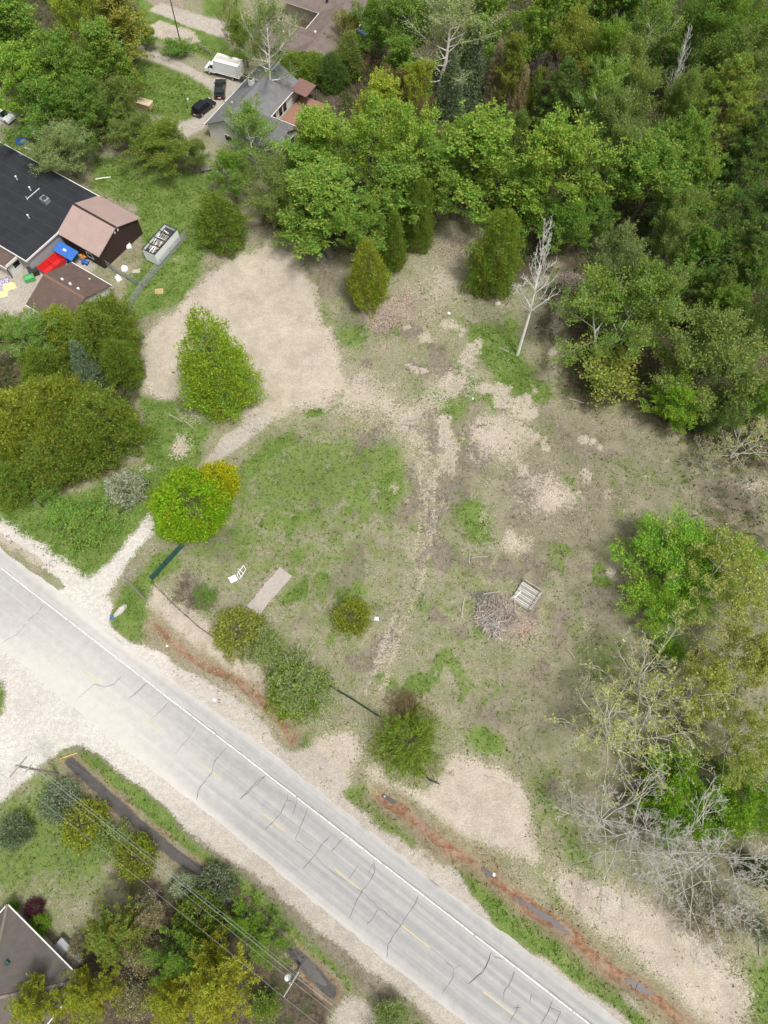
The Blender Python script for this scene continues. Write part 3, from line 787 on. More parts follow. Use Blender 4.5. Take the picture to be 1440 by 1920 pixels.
def decid(seed, h, r, cb=.3, limbs=24, sub=15, per=80, leaf=.18, asc=(28, 70), scat=.2, stems=1, twig=True, trunk_r=.018, feather=.6, upb=.35):
    rg = rng_(seed)
    S, C, AX, CL = [], [], [], []
    for st in range(stems):
        lean = rg.normal(size=2) * (.06 if stems == 1 else .3)
        tp, td = path(rg, S, (0, 0, -.15), (lean[0], lean[1], 1), h * .9, h * trunk_r / stems ** .5, .03, 9, .05, .1)
        zs = np.array([p[2] for p in tp])
        nl = limbs // stems
        for i in range(nl):
            t = cb + (1 - cb) * ((i + rg.random()) / nl) ** .9 * .98
            k = min(int(t * 9), 8)
            p = tp[k] + (tp[k + 1] - tp[k]) * (t * 9 - k)
            az = i * 2.4 + rg.random() * .9 + st * 2
            tt = (t - cb) / (1 - cb)
            el = math.radians(asc[0] + (asc[1] - asc[0]) * tt + rg.normal() * 7)
            Ln = r * (max(1 - ((tt - .32) / .72) ** 2, .08)) ** .55 * rg.uniform(.75, 1.15)
            d = (math.cos(az) * math.cos(el), math.sin(az) * math.cos(el), math.sin(el))
            bp, bd = path(rg, S, p, d, Ln * 1.08, max(.02, h * .006 * (1 - .6 * tt)), .012, 5, .13, .08)
            for j in range(sub):
                f = .28 + .72 * (j + rg.random() * .8) / sub
                k2 = min(int(f * 5), 4)
                q = bp[k2] + (bp[k2 + 1] - bp[k2]) * (f * 5 - k2)
                sdv = rg.normal(size=3); sdv[2] = abs(sdv[2]) * .6 + upb
                d2 = unit(bd[k2] * .8 + unit(sdv) * .9)
                L2 = Ln * rg.uniform(.24, .5) * (1.2 - .5 * f) + .3
                q2 = q + d2 * L2
                if twig: S.append((q, q2, .018, .006))
                m = int(per * rg.uniform(.6, 1.3))
                u = rg.random(m) ** .7
                c = q + (q2 - q) * u[:, None] * 1.15 + rg.normal(size=(m, 3)) * scat * (1.1 - .55 * u[:, None])
                C.append(c); AX.append(np.repeat((d2 + np.array([0, 0, .4]))[None], m, 0)); CL.append(np.full(m, rg.random()))
    C, AX, CL = np.concatenate(C), np.concatenate(AX), np.concatenate(CL)
    ok = C[:, 2] > .25
    return wood_mesh(S), leaves(rg, C[ok], leaf, AX[ok], .55, .5, np.clip(CL[ok] + rg.normal(size=ok.sum()) * .12, 0, 1), 1.2 - feather), h, r
def shell(seed, h, r, prof, n=3000, per=5, leaf=.36, aspect=.34, outw=.75, upw=.6, lump=.12, z0=0.0, inner=.25, trunk=True, spread=.16, thin=0.0):
    rg = rng_(seed)
    tt = np.linspace(0, 1, 200)
    pr = prof(tt)
    cdf = np.cumsum((pr + .05) * (1 - thin * tt)); cdf /= cdf[-1]
    t = np.interp(rg.random(n), cdf, tt)
    az = rg.random(n) * 2 * math.pi
    ph = rg.random(12) * 6.28
    lumpf = 1 + lump * (np.sin(3 * az + ph[0] + 4 * t) + np.sin(5 * az + ph[1] - 9 * t) + np.sin(8 * az + ph[2] + 17 * t) * .8 + np.sin(13 * az + 23 * t + ph[3]) * .6) / 1.6
    K = 70
    ka, kt = rg.random(K) * 6.28, np.interp(rg.random(K), cdf, tt)
    da = np.abs((az[:, None] - ka[None] + math.pi) % (2 * math.pi) - math.pi) * r * .8
    dz = (t[:, None] - kt[None]) * h
    dk = np.sqrt(da ** 2 + dz ** 2).min(1)
    lumpf = lumpf * (1 + lump * (1.9 * np.exp(-(dk / (.11 * (r + h * .35))) ** 2) - .9))
    keep_ = (dk < .16 * (r + h * .35)) | (rg.random(n) < .45)
    dep = np.where(rg.random(n) < inner, rg.uniform(.4, .85, n), rg.uniform(.82, 1.03, n) + np.abs(rg.normal(size=n)) * .07)
    rad = r * np.interp(t, tt, pr) * lumpf * dep
    c = np.stack([np.cos(az) * rad, np.sin(az) * rad, z0 + t * (h - z0)], 1)
    out = np.stack([np.cos(az) * outw, np.sin(az) * outw, np.full(n, upw)], 1)
    o2 = unit(out)
    cl = np.clip(.5 + .25 * np.sin(6 * az + 9 * t + ph[4]) + rg.normal(size=n) * .22, 0, 1)
    c, o2, cl, n = c[keep_], o2[keep_], cl[keep_], int(keep_.sum())
    C = np.repeat(c, per, 0) + rg.normal(size=(n * per, 3)) * spread + np.repeat(o2, per, 0) * rg.uniform(-.1, .3, (n * per, 1))
    S = []
    path(rg, S, (0, 0, -.15), (0, 0, 1), h * .93, max(.05, h * .014), .03, 7, .03, .1)
    for i in range(26):
        z = h * (.12 + .7 * rg.random()); a = rg.random() * 6.28
        L_ = r * float(np.interp((z - z0) / (h - z0), tt, pr)) * .85
        path(rg, S, (0, 0, z), (math.cos(a), math.sin(a), .35), max(L_, .2), .035, .01, 3, .1, .05)
    return wood_mesh(S), leaves(rg, C, leaf, np.repeat(o2, per, 0), aspect, .4, np.repeat(cl, per), .55), h, r
cone_p = lambda t: np.clip(np.minimum((1 - t) ** .72 * 1.12, .55 + 3.2 * t), 0, 1) * (1 - .25 * np.exp(-t * 18))
tear_p = lambda t: np.sqrt(np.clip(1 - ((t - .36) / .66) ** 2, 0, 1)) * np.where(t > .36, (1 - (t - .36) * .5), 1)
dome_p = lambda t: np.sqrt(np.clip(1 - ((t - .3) / .71) ** 2, 0, 1))
ball_p = lambda t: np.sqrt(np.clip(1 - ((t - .45) / .56) ** 2, 0, 1))
def pine(seed, h, r, whorls=12, per=34, tuft=.32, cb=.15, droop=.1, leafl=.3):
    rg = rng_(seed)
    S, C, AX, CL = [], [], [], []
    tp, _ = path(rg, S, (0, 0, -.15), (0, 0, 1), h * .96, h * .016, .03, 8, .02, .2)
    for wv in range(whorls):
        t = cb + (1 - cb) * (wv + .3) / whorls
        Ln = r * (1 - t) ** .75 * 1.35 * rg.uniform(.85, 1.1) if t > .3 else r * rg.uniform(.8, 1.05)
        Ln = min(Ln, r * 1.08)
        k = min(int(t * 8), 7)
        p = tp[k] + (tp[k + 1] - tp[k]) * (t * 8 - k)
        for i in range(6):
            az = i * 1.047 + wv * .7 + rg.normal() * .2
            el = .1 + .55 * t - droop
            d = (math.cos(az), math.sin(az), math.tan(el))
            bp, bd = path(rg, S, p, d, Ln * rg.uniform(.8, 1.1) + .3, .045, .012, 4, .08, .09)
            nt = max(4, int(Ln * 3.4))
            for j in range(nt):
                f = .22 + .8 * (j + rg.random()) / nt
                k2 = min(int(f * 4), 3)
                q = bp[k2] + (bp[k2 + 1] - bp[k2]) * (f * 4 - k2) + rg.normal(size=3) * np.array([.3, .3, .1]) * (.3 + Ln * .14)
                v = unit(rg.normal(size=(per, 3)) + np.array([0, 0, .55]) + bd[k2] * .5)
                C.append(q + v * tuft * rg.uniform(.3, 1, (per, 1))); AX.append(v); CL.append(np.full(per, rg.random()))
    C, AX, CL = np.concatenate(C), np.concatenate(AX), np.concatenate(CL)
    return wood_mesh(S), leaves(rg, C, leafl, AX, .26, .5, CL, .25), h, r
def bare(seed, h, r, cb=.3, limbs=14, levels=3, asc=(35, 70), buds=0, bud=.16, trunk_r=.013, stems=1, dens=1.0, scat=.12, spread=.75, tw=1.0, limb=.0046):
    """leafless tree: trunk and limbs in one mesh, twigs (with any buds) as the crown"""
    rg = rng_(seed)
    S, T, tips, tdir = [], [], [], []
    def br(p, d, Ln, R, lev):
        tgt = S if lev == 0 else T
        bp, bd = path(rg, tgt, p, d, Ln, R, R * .35, 4 if lev < 2 else 2, .13, .05)
        nseg = len(bd)
        if lev >= levels - 1:
            for q, dd in zip(bp[1:], bd): tips.append(q); tdir.append(dd)
            return
        n = max(2, int((6 if lev == 0 else 5) * dens))
        for i in range(n):
            f = .25 + .75 * (i + rg.random()) / n
            k = min(int(f * nseg), nseg - 1)
            q = bp[k] + (bp[k + 1] - bp[k]) * (f * nseg - k)
            sdv = unit(rg.normal(size=3)); sdv[2] = sdv[2] * .5 + .25
            br(q, bd[k] * spread + sdv * .8, Ln * rg.uniform(.32, .55) * (1.25 - .6 * f), max(R * .45, .011 * tw), lev + 1)
    for st in range(stems):
        a = st * 6.28 / stems + rg.random()
        ln = .05 if stems == 1 else .42
        tp, td = path(rg, S, (0, 0, -.15), (math.cos(a) * ln, math.sin(a) * ln, 1), h * (.93 if stems == 1 else .8), h * trunk_r / stems ** .35, .03, 9, .05, .06)
        for i in range(limbs // stems):
            t = cb + (1 - cb) * (i + rg.random()) / (limbs // stems) * .97
            k = min(int(t * 9), 8)
            p = tp[k] + (tp[k + 1] - tp[k]) * (t * 9 - k)
            az = i * 2.4 + rg.random()
            tt = (t - cb) / (1 - cb)
            el = math.radians(asc[0] + (asc[1] - asc[0]) * tt)
            Ln = r * (1.15 - .75 * tt) * rg.uniform(.75, 1.15)
            br(p, np.array([math.cos(az) * math.cos(el), math.sin(az) * math.cos(el), math.sin(el)]), Ln, max(.026, h * limb * (1 - .5 * tt)), 0)
    tm = wood_mesh(S)
    cm = wood_mesh(T, 'crown')
    lm = None
    if buds:
        tips, tdir = np.array(tips), np.array(tdir)
        idx = rg.integers(0, len(tips), buds)
        lm = leaves(rg, tips[idx] + rg.normal(size=(buds, 3)) * scat, bud, tdir[idx], .7, .5, None, .8)
    return tm, cm, h, r, lm
def shrub(seed, h, r, n=1500, per=5, leaf=.2, prof=dome_p, **k): return shell(seed, h, r, prof, n, per, leaf, k.pop('aspect', .55), k.pop('outw', .7), k.pop('upw', .6), k.pop('lump', .13), k.pop('z0', .0), k.pop('inner', .35), True, k.pop('spread', .13))

PROTO = dict(
    d1=decid(11, 13, 4.6, .25), d2=decid(12, 13, 4.8, .22, 26, 15, 76), d3=decid(13, 12, 4.2, .2, 24, 15, 80, .175),
    t1=decid(21, 17, 4.2, .2, 30, 15, 70, .18, (46, 76), .19), t2=decid(22, 17, 4.6, .18, 30, 15, 70, .18, (46, 78), .19, 3), t3=decid(23, 15, 3.6, .2, 26, 15, 74, .175, (44, 74), .19),
    soft1=decid(31, 12, 4.6, .2, 28, 16, 80, .165, (30, 70), .27), soft2=decid(32, 12, 4.4, .2, 28, 16, 80, .165, (32, 72), .27, 3),
    maple=shell(41, 8.0, 4.6, ball_p, 7000, 5, .27, .5, .8, .35, .07, .2, .3), gold=shell(42, 5.5, 2.4, ball_p, 3000, 5, .23, .5, .8, .4, .1, .2, .3),
    juni=shell(45, 4.5, 3.6, dome_p, 2400, 5, .55, .14, 1.0, .45, .3, .0, .45, True, .22),
    oval=shell(43, 19, 3.8, lambda t: np.clip(np.minimum(.75 + 2.2 * t, 1.12 * (1 - t) ** .5), 0, 1) * (1 - .3 * np.clip((t - .5) / .5, 0, 1)), 8000, 5, .27, .42, .45, 1.0, .16, .4, .35, True, .2, .72),
    c1=shell(51, 12, 2.6, cone_p, 5500, 5, .29, .32, .6, .75, .17, .1, .25), c2=shell(52, 12, 2.7, tear_p, 5500, 5, .29, .32, .6, .75, .19, .1, .25), c3=shell(53, 10, 3.4, tear_p, 6500, 5, .29, .34, .6, .7, .21, .1, .25),
    c4=shell(54, 9.5, 4.2, dome_p, 7500, 5, .3, .36, .65, .65, .2, .1, .25),
    spruce=shell(55, 14, 2.6, lambda t: np.clip((1 - t) ** .9 * 1.05, 0, 1) * (.8 + .2 * np.abs(np.sin(t * 40))), 5500, 5, .28, .28, .9, .1, .1, .5, .3),
    p1=pine(61, 16, 4.2), p2=pine(62, 13, 3.8, 10), p3=pine(63, 15, 4.6, 11, 34, .36),
    birch_leaf=decid(71, 15, 4.0, .25, 28, 15, 52, .17, (30, 68), .24, 2), sparse1=decid(72, 16, 5.2, .25, 26, 15, 30, .17, (25, 62), .24),
    b_birch=bare(81, 22, 4.6, .33, 26, 4, (48, 72), trunk_r=.013, dens=.8, tw=1.2),
    b1=bare(82, 13, 5.8, .15, 30, 4, (10, 62), trunk_r=.013, dens=1.0, tw=1.4, stems=3), b2=bare(83, 12, 5.6, .15, 28, 4, (15, 62), 2400, .18, .013, 3, .9, tw=1.2),
    y1=bare(84, 14, 5.8, .22, 24, 4, (12, 60), 14000, .2, .013, 2, .8, .22, tw=1.2), y2=bare(85, 13, 5.8, .2, 24, 4, (15, 62), 16000, .2, .013, 1, .8, .26, tw=1.2),
    b_shrub=bare(86, 3.2, 1.9, .1, 20, 3, (35, 75), 500, .12, .012, 5, .9), b_bush=bare(87, 4.8, 3.6, .08, 30, 3, (25, 75), 5200, .18, .012, 6, 1.0, .22),
    s1=shrub(91, 2.8, 1.9), s2=shrub(92, 2.6, 2.0, 1500, 5, .2, ball_p), s3=decid(93, 4.2, 2.5, .05, 24, 7, 26, .2, (30, 75), .3, 6), s4=shrub(94, 3.5, 2.6, 2100, 5, .22, dome_p, lump=.2),
    under=decid(95, 6, 4.8, .15, 26, 15, 70, .2, (8, 50), .3, 3),
    sap=decid(96, 3, 1.5, .1, 16, 5, 22, .2, (30, 75), .22, 2),
)
def measure(pr):
    """true height, radius and middle height of a built plant"""
    me = pr[1]
    v = np.empty(len(me.vertices) * 3, np.float32)
    me.vertices.foreach_get('co', v)
    v = v.reshape(-1, 3)
    return float(np.percentile(v[:, 2], 99.3)), float(np.percentile(np.hypot(v[:, 0], v[:, 1]), 94)), float(np.median(v[:, 2]))
DIM = {k: measure(v) for k, v in PROTO.items()}
COL = dict(
    bright=(.128, .190, .030), mid=(.108, .168, .030), green=(.088, .148, .026), dark=(.068, .108, .026), olive=(.112, .146, .040), pale=(.150, .180, .075), yellowg=(.155, .190, .026), yolive=(.145, .158, .034),
    cedar=(.105, .142, .023), cedar_y=(.142, .168, .023), blue=(.098, .13, .078), brown=(.12, .09, .055), rbrown=(.125, .098, .048), dead=(.2, .16, .115), white=(.22, .24, .19), tan=(.19, .17, .11), gold=(.25, .245, .008), lime=(.128, .205, .010),
    pine=(.082, .125, .036), pine_y=(.13, .162, .032), bud=(.185, .20, .055), grey=(.14, .13, .10), silver=(.115, .14, .095), vivid=(.108, .185, .020), wine=(.07, .02, .03), lilac=(.128, .175, .024))
BCOL = dict(bark=(.13, .11, .09), birch=(.72, .70, .66), grey=(.56, .535, .49), pale=(.60, .565, .49), dark=(.06, .05, .042), red=(.17, .085, .06), violet=(.19, .15, .15))
LB = 2.2
TREES = []
TREE_N = [0]
def plant(kind, px, py, wpx, h, leafc, name, label, bark='bark', tip=0.0, cat=None, group=None, rz=None, stretch=1.0, lean=None, base=None):
    pr = PROTO[kind]
    ph, prad, pmid = DIM[kind]
    zc = h * pmid / ph
    c = G(px, py, zc) if base is None else G(*base)
    rad = wpx / 2 / SC(px, py, zc)
    rg = random.Random(TREE_N[0] * 7 + 3); TREE_N[0] += 1
    root = empty(name, (c[0], c[1], gz1(c[0], c[1])), rg.uniform(0, 6.28) if rz is None else rz, label, cat or ('shrub' if 'shrub' in name or 'bush' in name else 'tree'), group)
    root.scale = (rad / prad * stretch, rad / prad / stretch, h / ph)
    if lean: root.rotation_euler = (lean[0], lean[1], root.rotation_euler[2])
    tr = mobj('trunk', pr[0], None, root); tr.color = (*BCOL[bark], 1)
    v = rg.uniform(.9, 1.1)
    cc = COL[leafc] if isinstance(leafc, str) else leafc
    v *= LB
    cc = (cc[0] * v * rg.uniform(.95, 1.05), cc[1] * v, cc[2] * v)
    cr = mobj('crown', pr[1], None, root)
    if len(pr) == 5:
        cr.color = (*BCOL[bark], 1)
        if pr[4] is not None:
            lf = mobj('young_leaves', pr[4], None, root); lf.color = (*cc, tip)
    else: cr.color = (*cc, tip)
    TREES.append((c[0], c[1], rad))
    return root
D, W_, CE = 'deciduous_tree', 'wood', 'cedar_tree'
# wood in the top left corner
GA = 'trees of the wood in the upper left'
for a in [('t1', 40, 40, 130, 17, 'mid', 'green leafy tree in the extreme upper left corner'), ('t2', 130, 35, 120, 18, 'yellowg', 'yellow-green leafy tree on the top edge, upper left wood'), ('t3', 205, 30, 110, 16, 'yolive', 'yellowish leafy tree beside the reddish path top'),
          ('d1', 30, 130, 120, 15, 'bright', 'bright green leafy tree on the left edge above the gravel lane'), ('d2', 110, 120, 120, 15, 'mid', 'green leafy tree in the middle of the upper left wood'), ('t3', 190, 110, 100, 16, 'mid', 'leafy tree with forked trunks beside the house lawn'),
          ('d3', 70, 200, 130, 12, 'green', 'dense dark green leafy tree above the pale willow-like tree'), ('d2', 150, 195, 110, 12, 'green', 'dark green leafy tree left of the brushy olive shrubs'), ('soft2', 205, 185, 80, 10, 'olive', 'olive tree at the foot of the forked trunks'),
          ('soft1', 112, 262, 110, 10, 'pale', 'pale silvery-green willow-like tree overhanging the black roof')]:
    plant(*a[:3], a[3] * 1.1, a[4], a[5], D, a[6], group=GA)
plant('soft2', 250, 255, 90, 8, 'olive', 'brushy_shrub', 'dull olive brushy shrub left of the dense shrub by the driveway')
plant('soft1', 300, 262, 110, 9, 'cedar', 'brushy_shrub', 'dense olive-green shrub below the plywood box')
plant('soft2', 350, 285, 70, 6, 'olive', 'brushy_shrub', 'low grey-green shrub right of the dense driveway shrub')
plant('b_shrub', 195, 240, 60, 4, 'grey', 'bare_shrub', 'leafless brown thicket under the upper left wood', 'red')
plant('t3', 240, 140, 44, 8, 'yolive', 'deciduous_tree', 'small yellowish tree at the edge of the house lawn')
plant('soft2', 265, 65, 50, 4, 'green', 'roadside_shrub', 'low green hedge shrub beside the oval sand patch')
plant('s3', 330, 85, 60, 2.5, 'green', 'roadside_shrub', 'low green shrub growth at the foot of the thin pole')
# round the two houses at the top
plant('sparse1', 490, 55, 120, 17, 'olive', 'birch_tree', 'tall white-limbed birch rising behind the grey house', 'birch')
plant('b1', 425, 20, 60, 9, 'grey', 'bare_tree', 'small reddish leafless tree beside the upper path', 'red')
plant('soft1', 455, 60, 70, 9, 'cedar', D, 'olive tree between the upper path and the white-limbed birch')
plant('c4', 548, 128, 74, 4.5, 'cedar', CE, 'dark cedar against the back of the grey house')
plant('c3', 588, 130, 64, 5, 'cedar', CE, 'dark cedar above the brown canopy')
plant('c3', 622, 138, 56, 6, 'dark', CE, 'dark cedar right of the brown canopy')
plant('soft2', 645, 52, 56, 8, 'yolive', D, 'yellow-olive tree at the corner of the top brown roof')
plant('c2', 655, 110, 56, 8, 'olive', CE, 'dull olive cedar below the top brown roof')
plant('d3', 690, 30, 70, 12, 'green', D, 'deep green tree right of the top brown roof')
plant('b1', 700, 130, 60, 8, 'rbrown', 'bare_tree', 'reddish-brown twiggy tree above the feathery green tree', 'red')
plant('birch_leaf', 478, 245, 112, 12, 'mid', 'birch_tree', 'green birch with white forked limbs in front of the grey house', 'birch')
plant('d3', 430, 320, 90, 9, 'mid', D, 'rounded green tree beside the concrete slabs')
plant('soft2', 500, 350, 130, 11, 'olive', D, 'wide dull olive tree below the birch of the grey house')
plant('d3', 560, 290, 80, 10, 'olive', D, 'olive tree beside the grey house wing')
plant('c3', 412, 420, 95, 9, 'cedar', CE, 'broad dark cedar between the green strip and the sand')
# the big feathery trees at the back of the lot
plant('t2', 692, 270, 215, 20, 'bright', D, 'widest feathery bright green tree behind the sand')
plant('t1', 618, 245, 130, 15, 'bright', D, 'feathery green tree right of the reddish deck')
plant('t3', 575, 320, 120, 11, 'mid', D, 'green tree below the reddish deck')
plant('t1', 700, 200, 110, 15, 'yellowg', D, 'yellow-green tree at the back of the feathery group')
plant('t1', 615, 385, 175, 14, 'mid', D, 'green tree overhanging the top of the sand')
plant('t3', 545, 395, 90, 8, 'olive', D, 'low dull tree at the top end of the sand')
plant('t2', 690, 400, 130, 13, 'mid', D, 'green tree reaching down to the plump cedar')
plant('t3', 720, 350, 140, 15, 'mid', D, 'green tree directly behind the three cedars')
plant('t1', 865, 275, 190, 18, 'bright', D, 'tall feathery green tree above the wood-chip clearing')
plant('t3', 800, 330, 130, 15, 'mid', D, 'narrow green tree between the two feathery trees')
plant('t2', 770, 170, 90, 14, 'yellowg', D, 'yellow-green tree behind the rust-brown tree')
plant('soft2', 735, 175, 70, 13, 'rbrown', D, 'rust-brown budding tree behind the widest feathery tree', 'red')
plant('soft2', 790, 215, 55, 12, 'rbrown', D, 'brown budding tree between feathery green crowns', 'red')
plant('c2', 785, 415, 62, 13, 'cedar', CE, 'tall dark cedar, rearmost of the three in a row', tip=.25)
plant('c1', 738, 465, 50, 11, 'cedar', CE, 'slim dark cedar, middle of the three in a row', tip=.25)
plant('c2', 690, 525, 76, 12.5, 'cedar_y', CE, 'plump yellow-tinged cedar, front one of the three', tip=.3)
plant('c3', 932, 482, 98, 15, 'cedar', CE, 'broad tall cedar beside the rubble and the leafless birch', tip=.2)
# forest: rows from the back to the front
GF = 'trees of the forest on the upper right'
F_ = [('sparse1', 835, 50, 170, 17, 'pale', 'grey', 'half-bare pale yellow tree on the top edge'), ('d1', 760, 30, 110, 15, 'green', 0, 'green tree right of the blue tarp'), ('t3', 765, 110, 80, 13, 'green', 0, 'dark green tree below the half-bare pale tree'),
      ('t1', 930, 20, 90, 17, 'mid', 0, 'green tree on the top edge right of the half-bare tree'), ('t3', 1005, 25, 90, 18, 'mid', 0, 'tall green tree left of the golden-olive crown'), ('soft1', 1078, 78, 86, 17, 'yolive', 0, 'rounded golden-olive crown near the top edge'),
      ('p1', 1110, 20, 100, 17, 'dark', 0, 'dark conifer behind the golden-olive crown'), ('d2', 1145, 95, 85, 17, 'bright', 0, 'bright green crown right of the golden-olive one'), ('birch_leaf', 1215, 40, 110, 19, 'mid', 'birch', 'tall birch with a white trunk near the top right'),
      ('p1', 1260, 100, 80, 16, 'dark', 0, 'dark gap conifer right of the tall white-trunked birch'), ('soft1', 1330, 40, 120, 19, 'green', 0, 'soft green crown on the top edge near the right corner'), ('soft2', 1400, 20, 110, 19, 'mid', 0, 'green crown in the extreme top right corner'),
      ('soft1', 1395, 110, 120, 18, 'olive', 0, 'dull olive crown on the right edge above the yellow pine'), ('t1', 960, 100, 50, 15, 'yolive', 0, 'slim yellowish tree above the dead conifer'), ('b1', 1030, 135, 80, 13, 'brown', 'violet', 'purplish-brown leafless crown in the forest'),
      ('spruce', 885, 150, 60, 13, 'blue', 0, 'blue-green spruce behind the feathery trees'), ('spruce', 925, 160, 44, 12, 'dead', 0, 'dead tan conifer beside the blue-green spruce'), ('spruce', 845, 175, 54, 11, 'blue', 0, 'shorter blue-grey spruce left of the tall spruce'),
      ('c1', 975, 190, 36, 10, 'tan', 0, 'narrow faded tan conifer below the dead conifer'), ('c1', 997, 195, 32, 10, 'cedar', 0, 'narrow dark cedar right of the faded tan conifer'), ('soft1', 960, 255, 62, 15, 'olive', 0, 'brownish-olive tree between two large green crowns'),
      ('p1', 1050, 190, 90, 15, 'dark', 0, 'dark conifer hollow above the great round green crown'), ('birch_leaf', 1125, 175, 100, 18, 'mid', 'birch', 'leafy birch with thin white limbs in mid forest'), ('soft2', 1205, 150, 120, 18, 'olive', 0, 'olive brushy crown below the tall white-trunked birch'),
      ('b_birch', 1290, 110, 40, 19, 'grey', 'birch', 'bare white stems rising from the dark forest gap'), ('p3', 1350, 215, 130, 18, 'pine_y', 0, 'yellow-green layered pine near the right edge'), ('soft1', 1290, 180, 70, 16, 'olive', 0, 'olive crown left of the yellow-green layered pine'),
      ('d2', 1058, 300, 190, 18, 'bright', 0, 'great round green crown left of the olive one'), ('soft2', 1180, 250, 130, 17, 'olive', 'grey', 'olive crown between the great green crown and the pine'), ('d1', 1220, 320, 170, 16, 'mid', 0, 'wide green crown above the pale-tipped tree'),
      ('d3', 1320, 335, 110, 15, 'mid', 0, 'green crown below the yellow-green layered pine'), ('p2', 1400, 300, 90, 15, 'dark', 0, 'dark conifer on the right edge below the yellow pine'), ('soft1', 1415, 390, 110, 15, 'dark', 0, 'dark olive crown on the right edge'),
      ('soft2', 1285, 420, 100, 14, 'olive', 0, 'grey-olive crown right of the pale-tipped tree'), ('d3', 1330, 470, 100, 14, 'green', 0, 'deep green crown below the grey-olive one'), ('p3', 1400, 480, 120, 16, 'pine', 0, 'layered pine with yellow tips on the right edge'),
      ('p1', 1440, 250, 110, 17, 'dark', 0, 'dark conifer on the right edge beside the yellow pine'), ('soft1', 1455, 70, 120, 18, 'green', 0, 'green crown cut by the right edge near the top'), ('t1', 1160, 5, 110, 17, 'green', 0, 'green crown on the top edge left of the tall birch'), ('t3', 1060, 0, 100, 17, 'mid', 0, 'green crown on the top edge above the golden-olive one'), ('d1', 1290, 260, 100, 15, 'mid', 0, 'green crown left under the yellow-green pine'), ('soft1', 1440, 470, 100, 14, 'green', 0, 'green crown cut by the right edge, mid forest'), ('t3', 905, 70, 70, 14, 'mid', 0, 'green tree above the blue-green spruce'),
      ('d3', 1060, 400, 90, 11, 'green', 0, 'green tree behind the white leafless birch'), ('d1', 1110, 390, 80, 10, 'green', 0, 'dark green tree above the pale-tipped tree'), ('t3', 985, 350, 90, 12, 'mid', 0, 'green tree at the back corner of the clearing'),
      ('soft1', 1160, 490, 90, 19, 'pale', 0, 'pale-tipped tall crown at the forest edge'), ('soft2', 1165, 590, 190, 16, (.115, .168, .034), 'grey', 'large olive tree leaning over the forest edge'), ('birch_leaf', 1235, 540, 120, 17, (.112, .16, .034), 'grey', 'olive tree right of the large leaning olive one'),
      ('s3', 1150, 690, 120, 6, 'yolive', 0, 'yellow-olive lower boughs at the foot of the large olive tree'), ('d1', 1365, 570, 80, 12, 'mid', 0, 'small bright crown above the big dark olive tree'), ('p2', 1330, 555, 80, 13, 'pine', 0, 'grey-green pine left of the small bright crown'),
      ('soft1', 1340, 660, 170, 15, 'olive', 0, 'big dark olive tree at the lower end of the forest'), ('soft2', 1425, 620, 100, 15, 'dark', 0, 'dark crown on the right edge beside the big olive tree'), ('d3', 1425, 730, 90, 11, 'mid', 'birch', 'green tree on the right edge above the bare thicket'),
      ('d3', 1278, 742, 95, 9, 'vivid', 0, 'vivid green young tree at the forest foot'), ('soft2', 1350, 760, 90, 8, 'dark', 0, 'dark shrubby tree right of the vivid green one')]
for k, px, py, wp, h, c, bk, lab in F_:
    plant(k, px, py, wp * 1.12, h * 1.0, c, {'p': 'pine_tree', 'c': 'cedar_tree'}.get(k[0], 'spruce_tree' if k == 'spruce' else ('birch_tree' if bk == 'birch' else D)), lab, bk or 'bark', .5 if c in ('pine', 'pine_y') else .15, group=GF)
plant('b_birch', 1005, 560, 96, 24, 'grey', 'birch_tree', 'white leafless birch standing in the clearing', 'birch', base=(970, 665))
# right side of the lot
plant('b2', 1405, 820, 130, 8, 'bud', 'bare_tree', 'pale leafless thicket on the right edge below the forest', 'pale')
plant('b2', 1340, 850, 80, 6, 'bud', 'bare_tree', 'small twiggy leafless tree at the forest corner', 'grey')
plant('soft1', 1265, 1045, 195, 8, 'vivid', D, 'soft bright green tree right of the open field')
plant('soft2', 1355, 1060, 150, 8, 'bright', D, 'bright green tree behind the yellow-budded branches')
plant('soft1', 1235, 1130, 110, 5, 'vivid', 'low_shrub', 'low bright green shrub below the soft bright tree')
plant('s3', 1262, 1218, 62, 4, 'vivid', 'low_shrub', 'small bright green shrub beside the dark log stack')
plant('y1', 1370, 1080, 210, 13, 'bud', 'budding_tree', 'yellow-budded spreading tree over the bright green trees', 'pale')
plant('y2', 1390, 1230, 190, 13, 'bud', 'budding_tree', 'dense yellow-budded tree on the right edge', 'grey')
plant('y2', 1320, 1290, 170, 12, 'bud', 'budding_tree', 'yellow-budded tree beside the dark log stack', 'pale')
plant('b2', 1250, 1290, 250, 12, 'bud', 'budding_tree', 'nearly bare pale tree with long limbs over the field edge', 'pale')
plant('b2', 1185, 1375, 250, 11, 'bud', 'budding_tree', 'nearly bare pale tree fanning out above the thatch', 'pale')
plant('y1', 1410, 1390, 170, 13, 'bud', 'budding_tree', 'yellow-budded tree above the green undergrowth, right edge', 'grey')
for a in ((1270, 1460, 140, 'first'), (1340, 1510, 150, 'wide'), (1420, 1500, 130, 'edge'), (1250, 1530, 110, 'low')):
    plant('under', a[0], a[1], a[2], 5.5, 'vivid', 'understory_tree', {'first': 'bright green low tree under the fanning pale tree', 'wide': 'widest bright green low tree above the grey bare tree', 'edge': 'bright green low tree on the lower right edge', 'low': 'bright green low tree beside the bare tree trunk'}[a[3]])
plant('b1', 1190, 1545, 265, 12, 'grey', 'bare_tree', 'grey leafless tree spreading over the thatch and sand', 'grey')
plant('b1', 1325, 1600, 290, 11, 'grey', 'bare_tree', 'grey leafless tree over the bright undergrowth', 'grey')
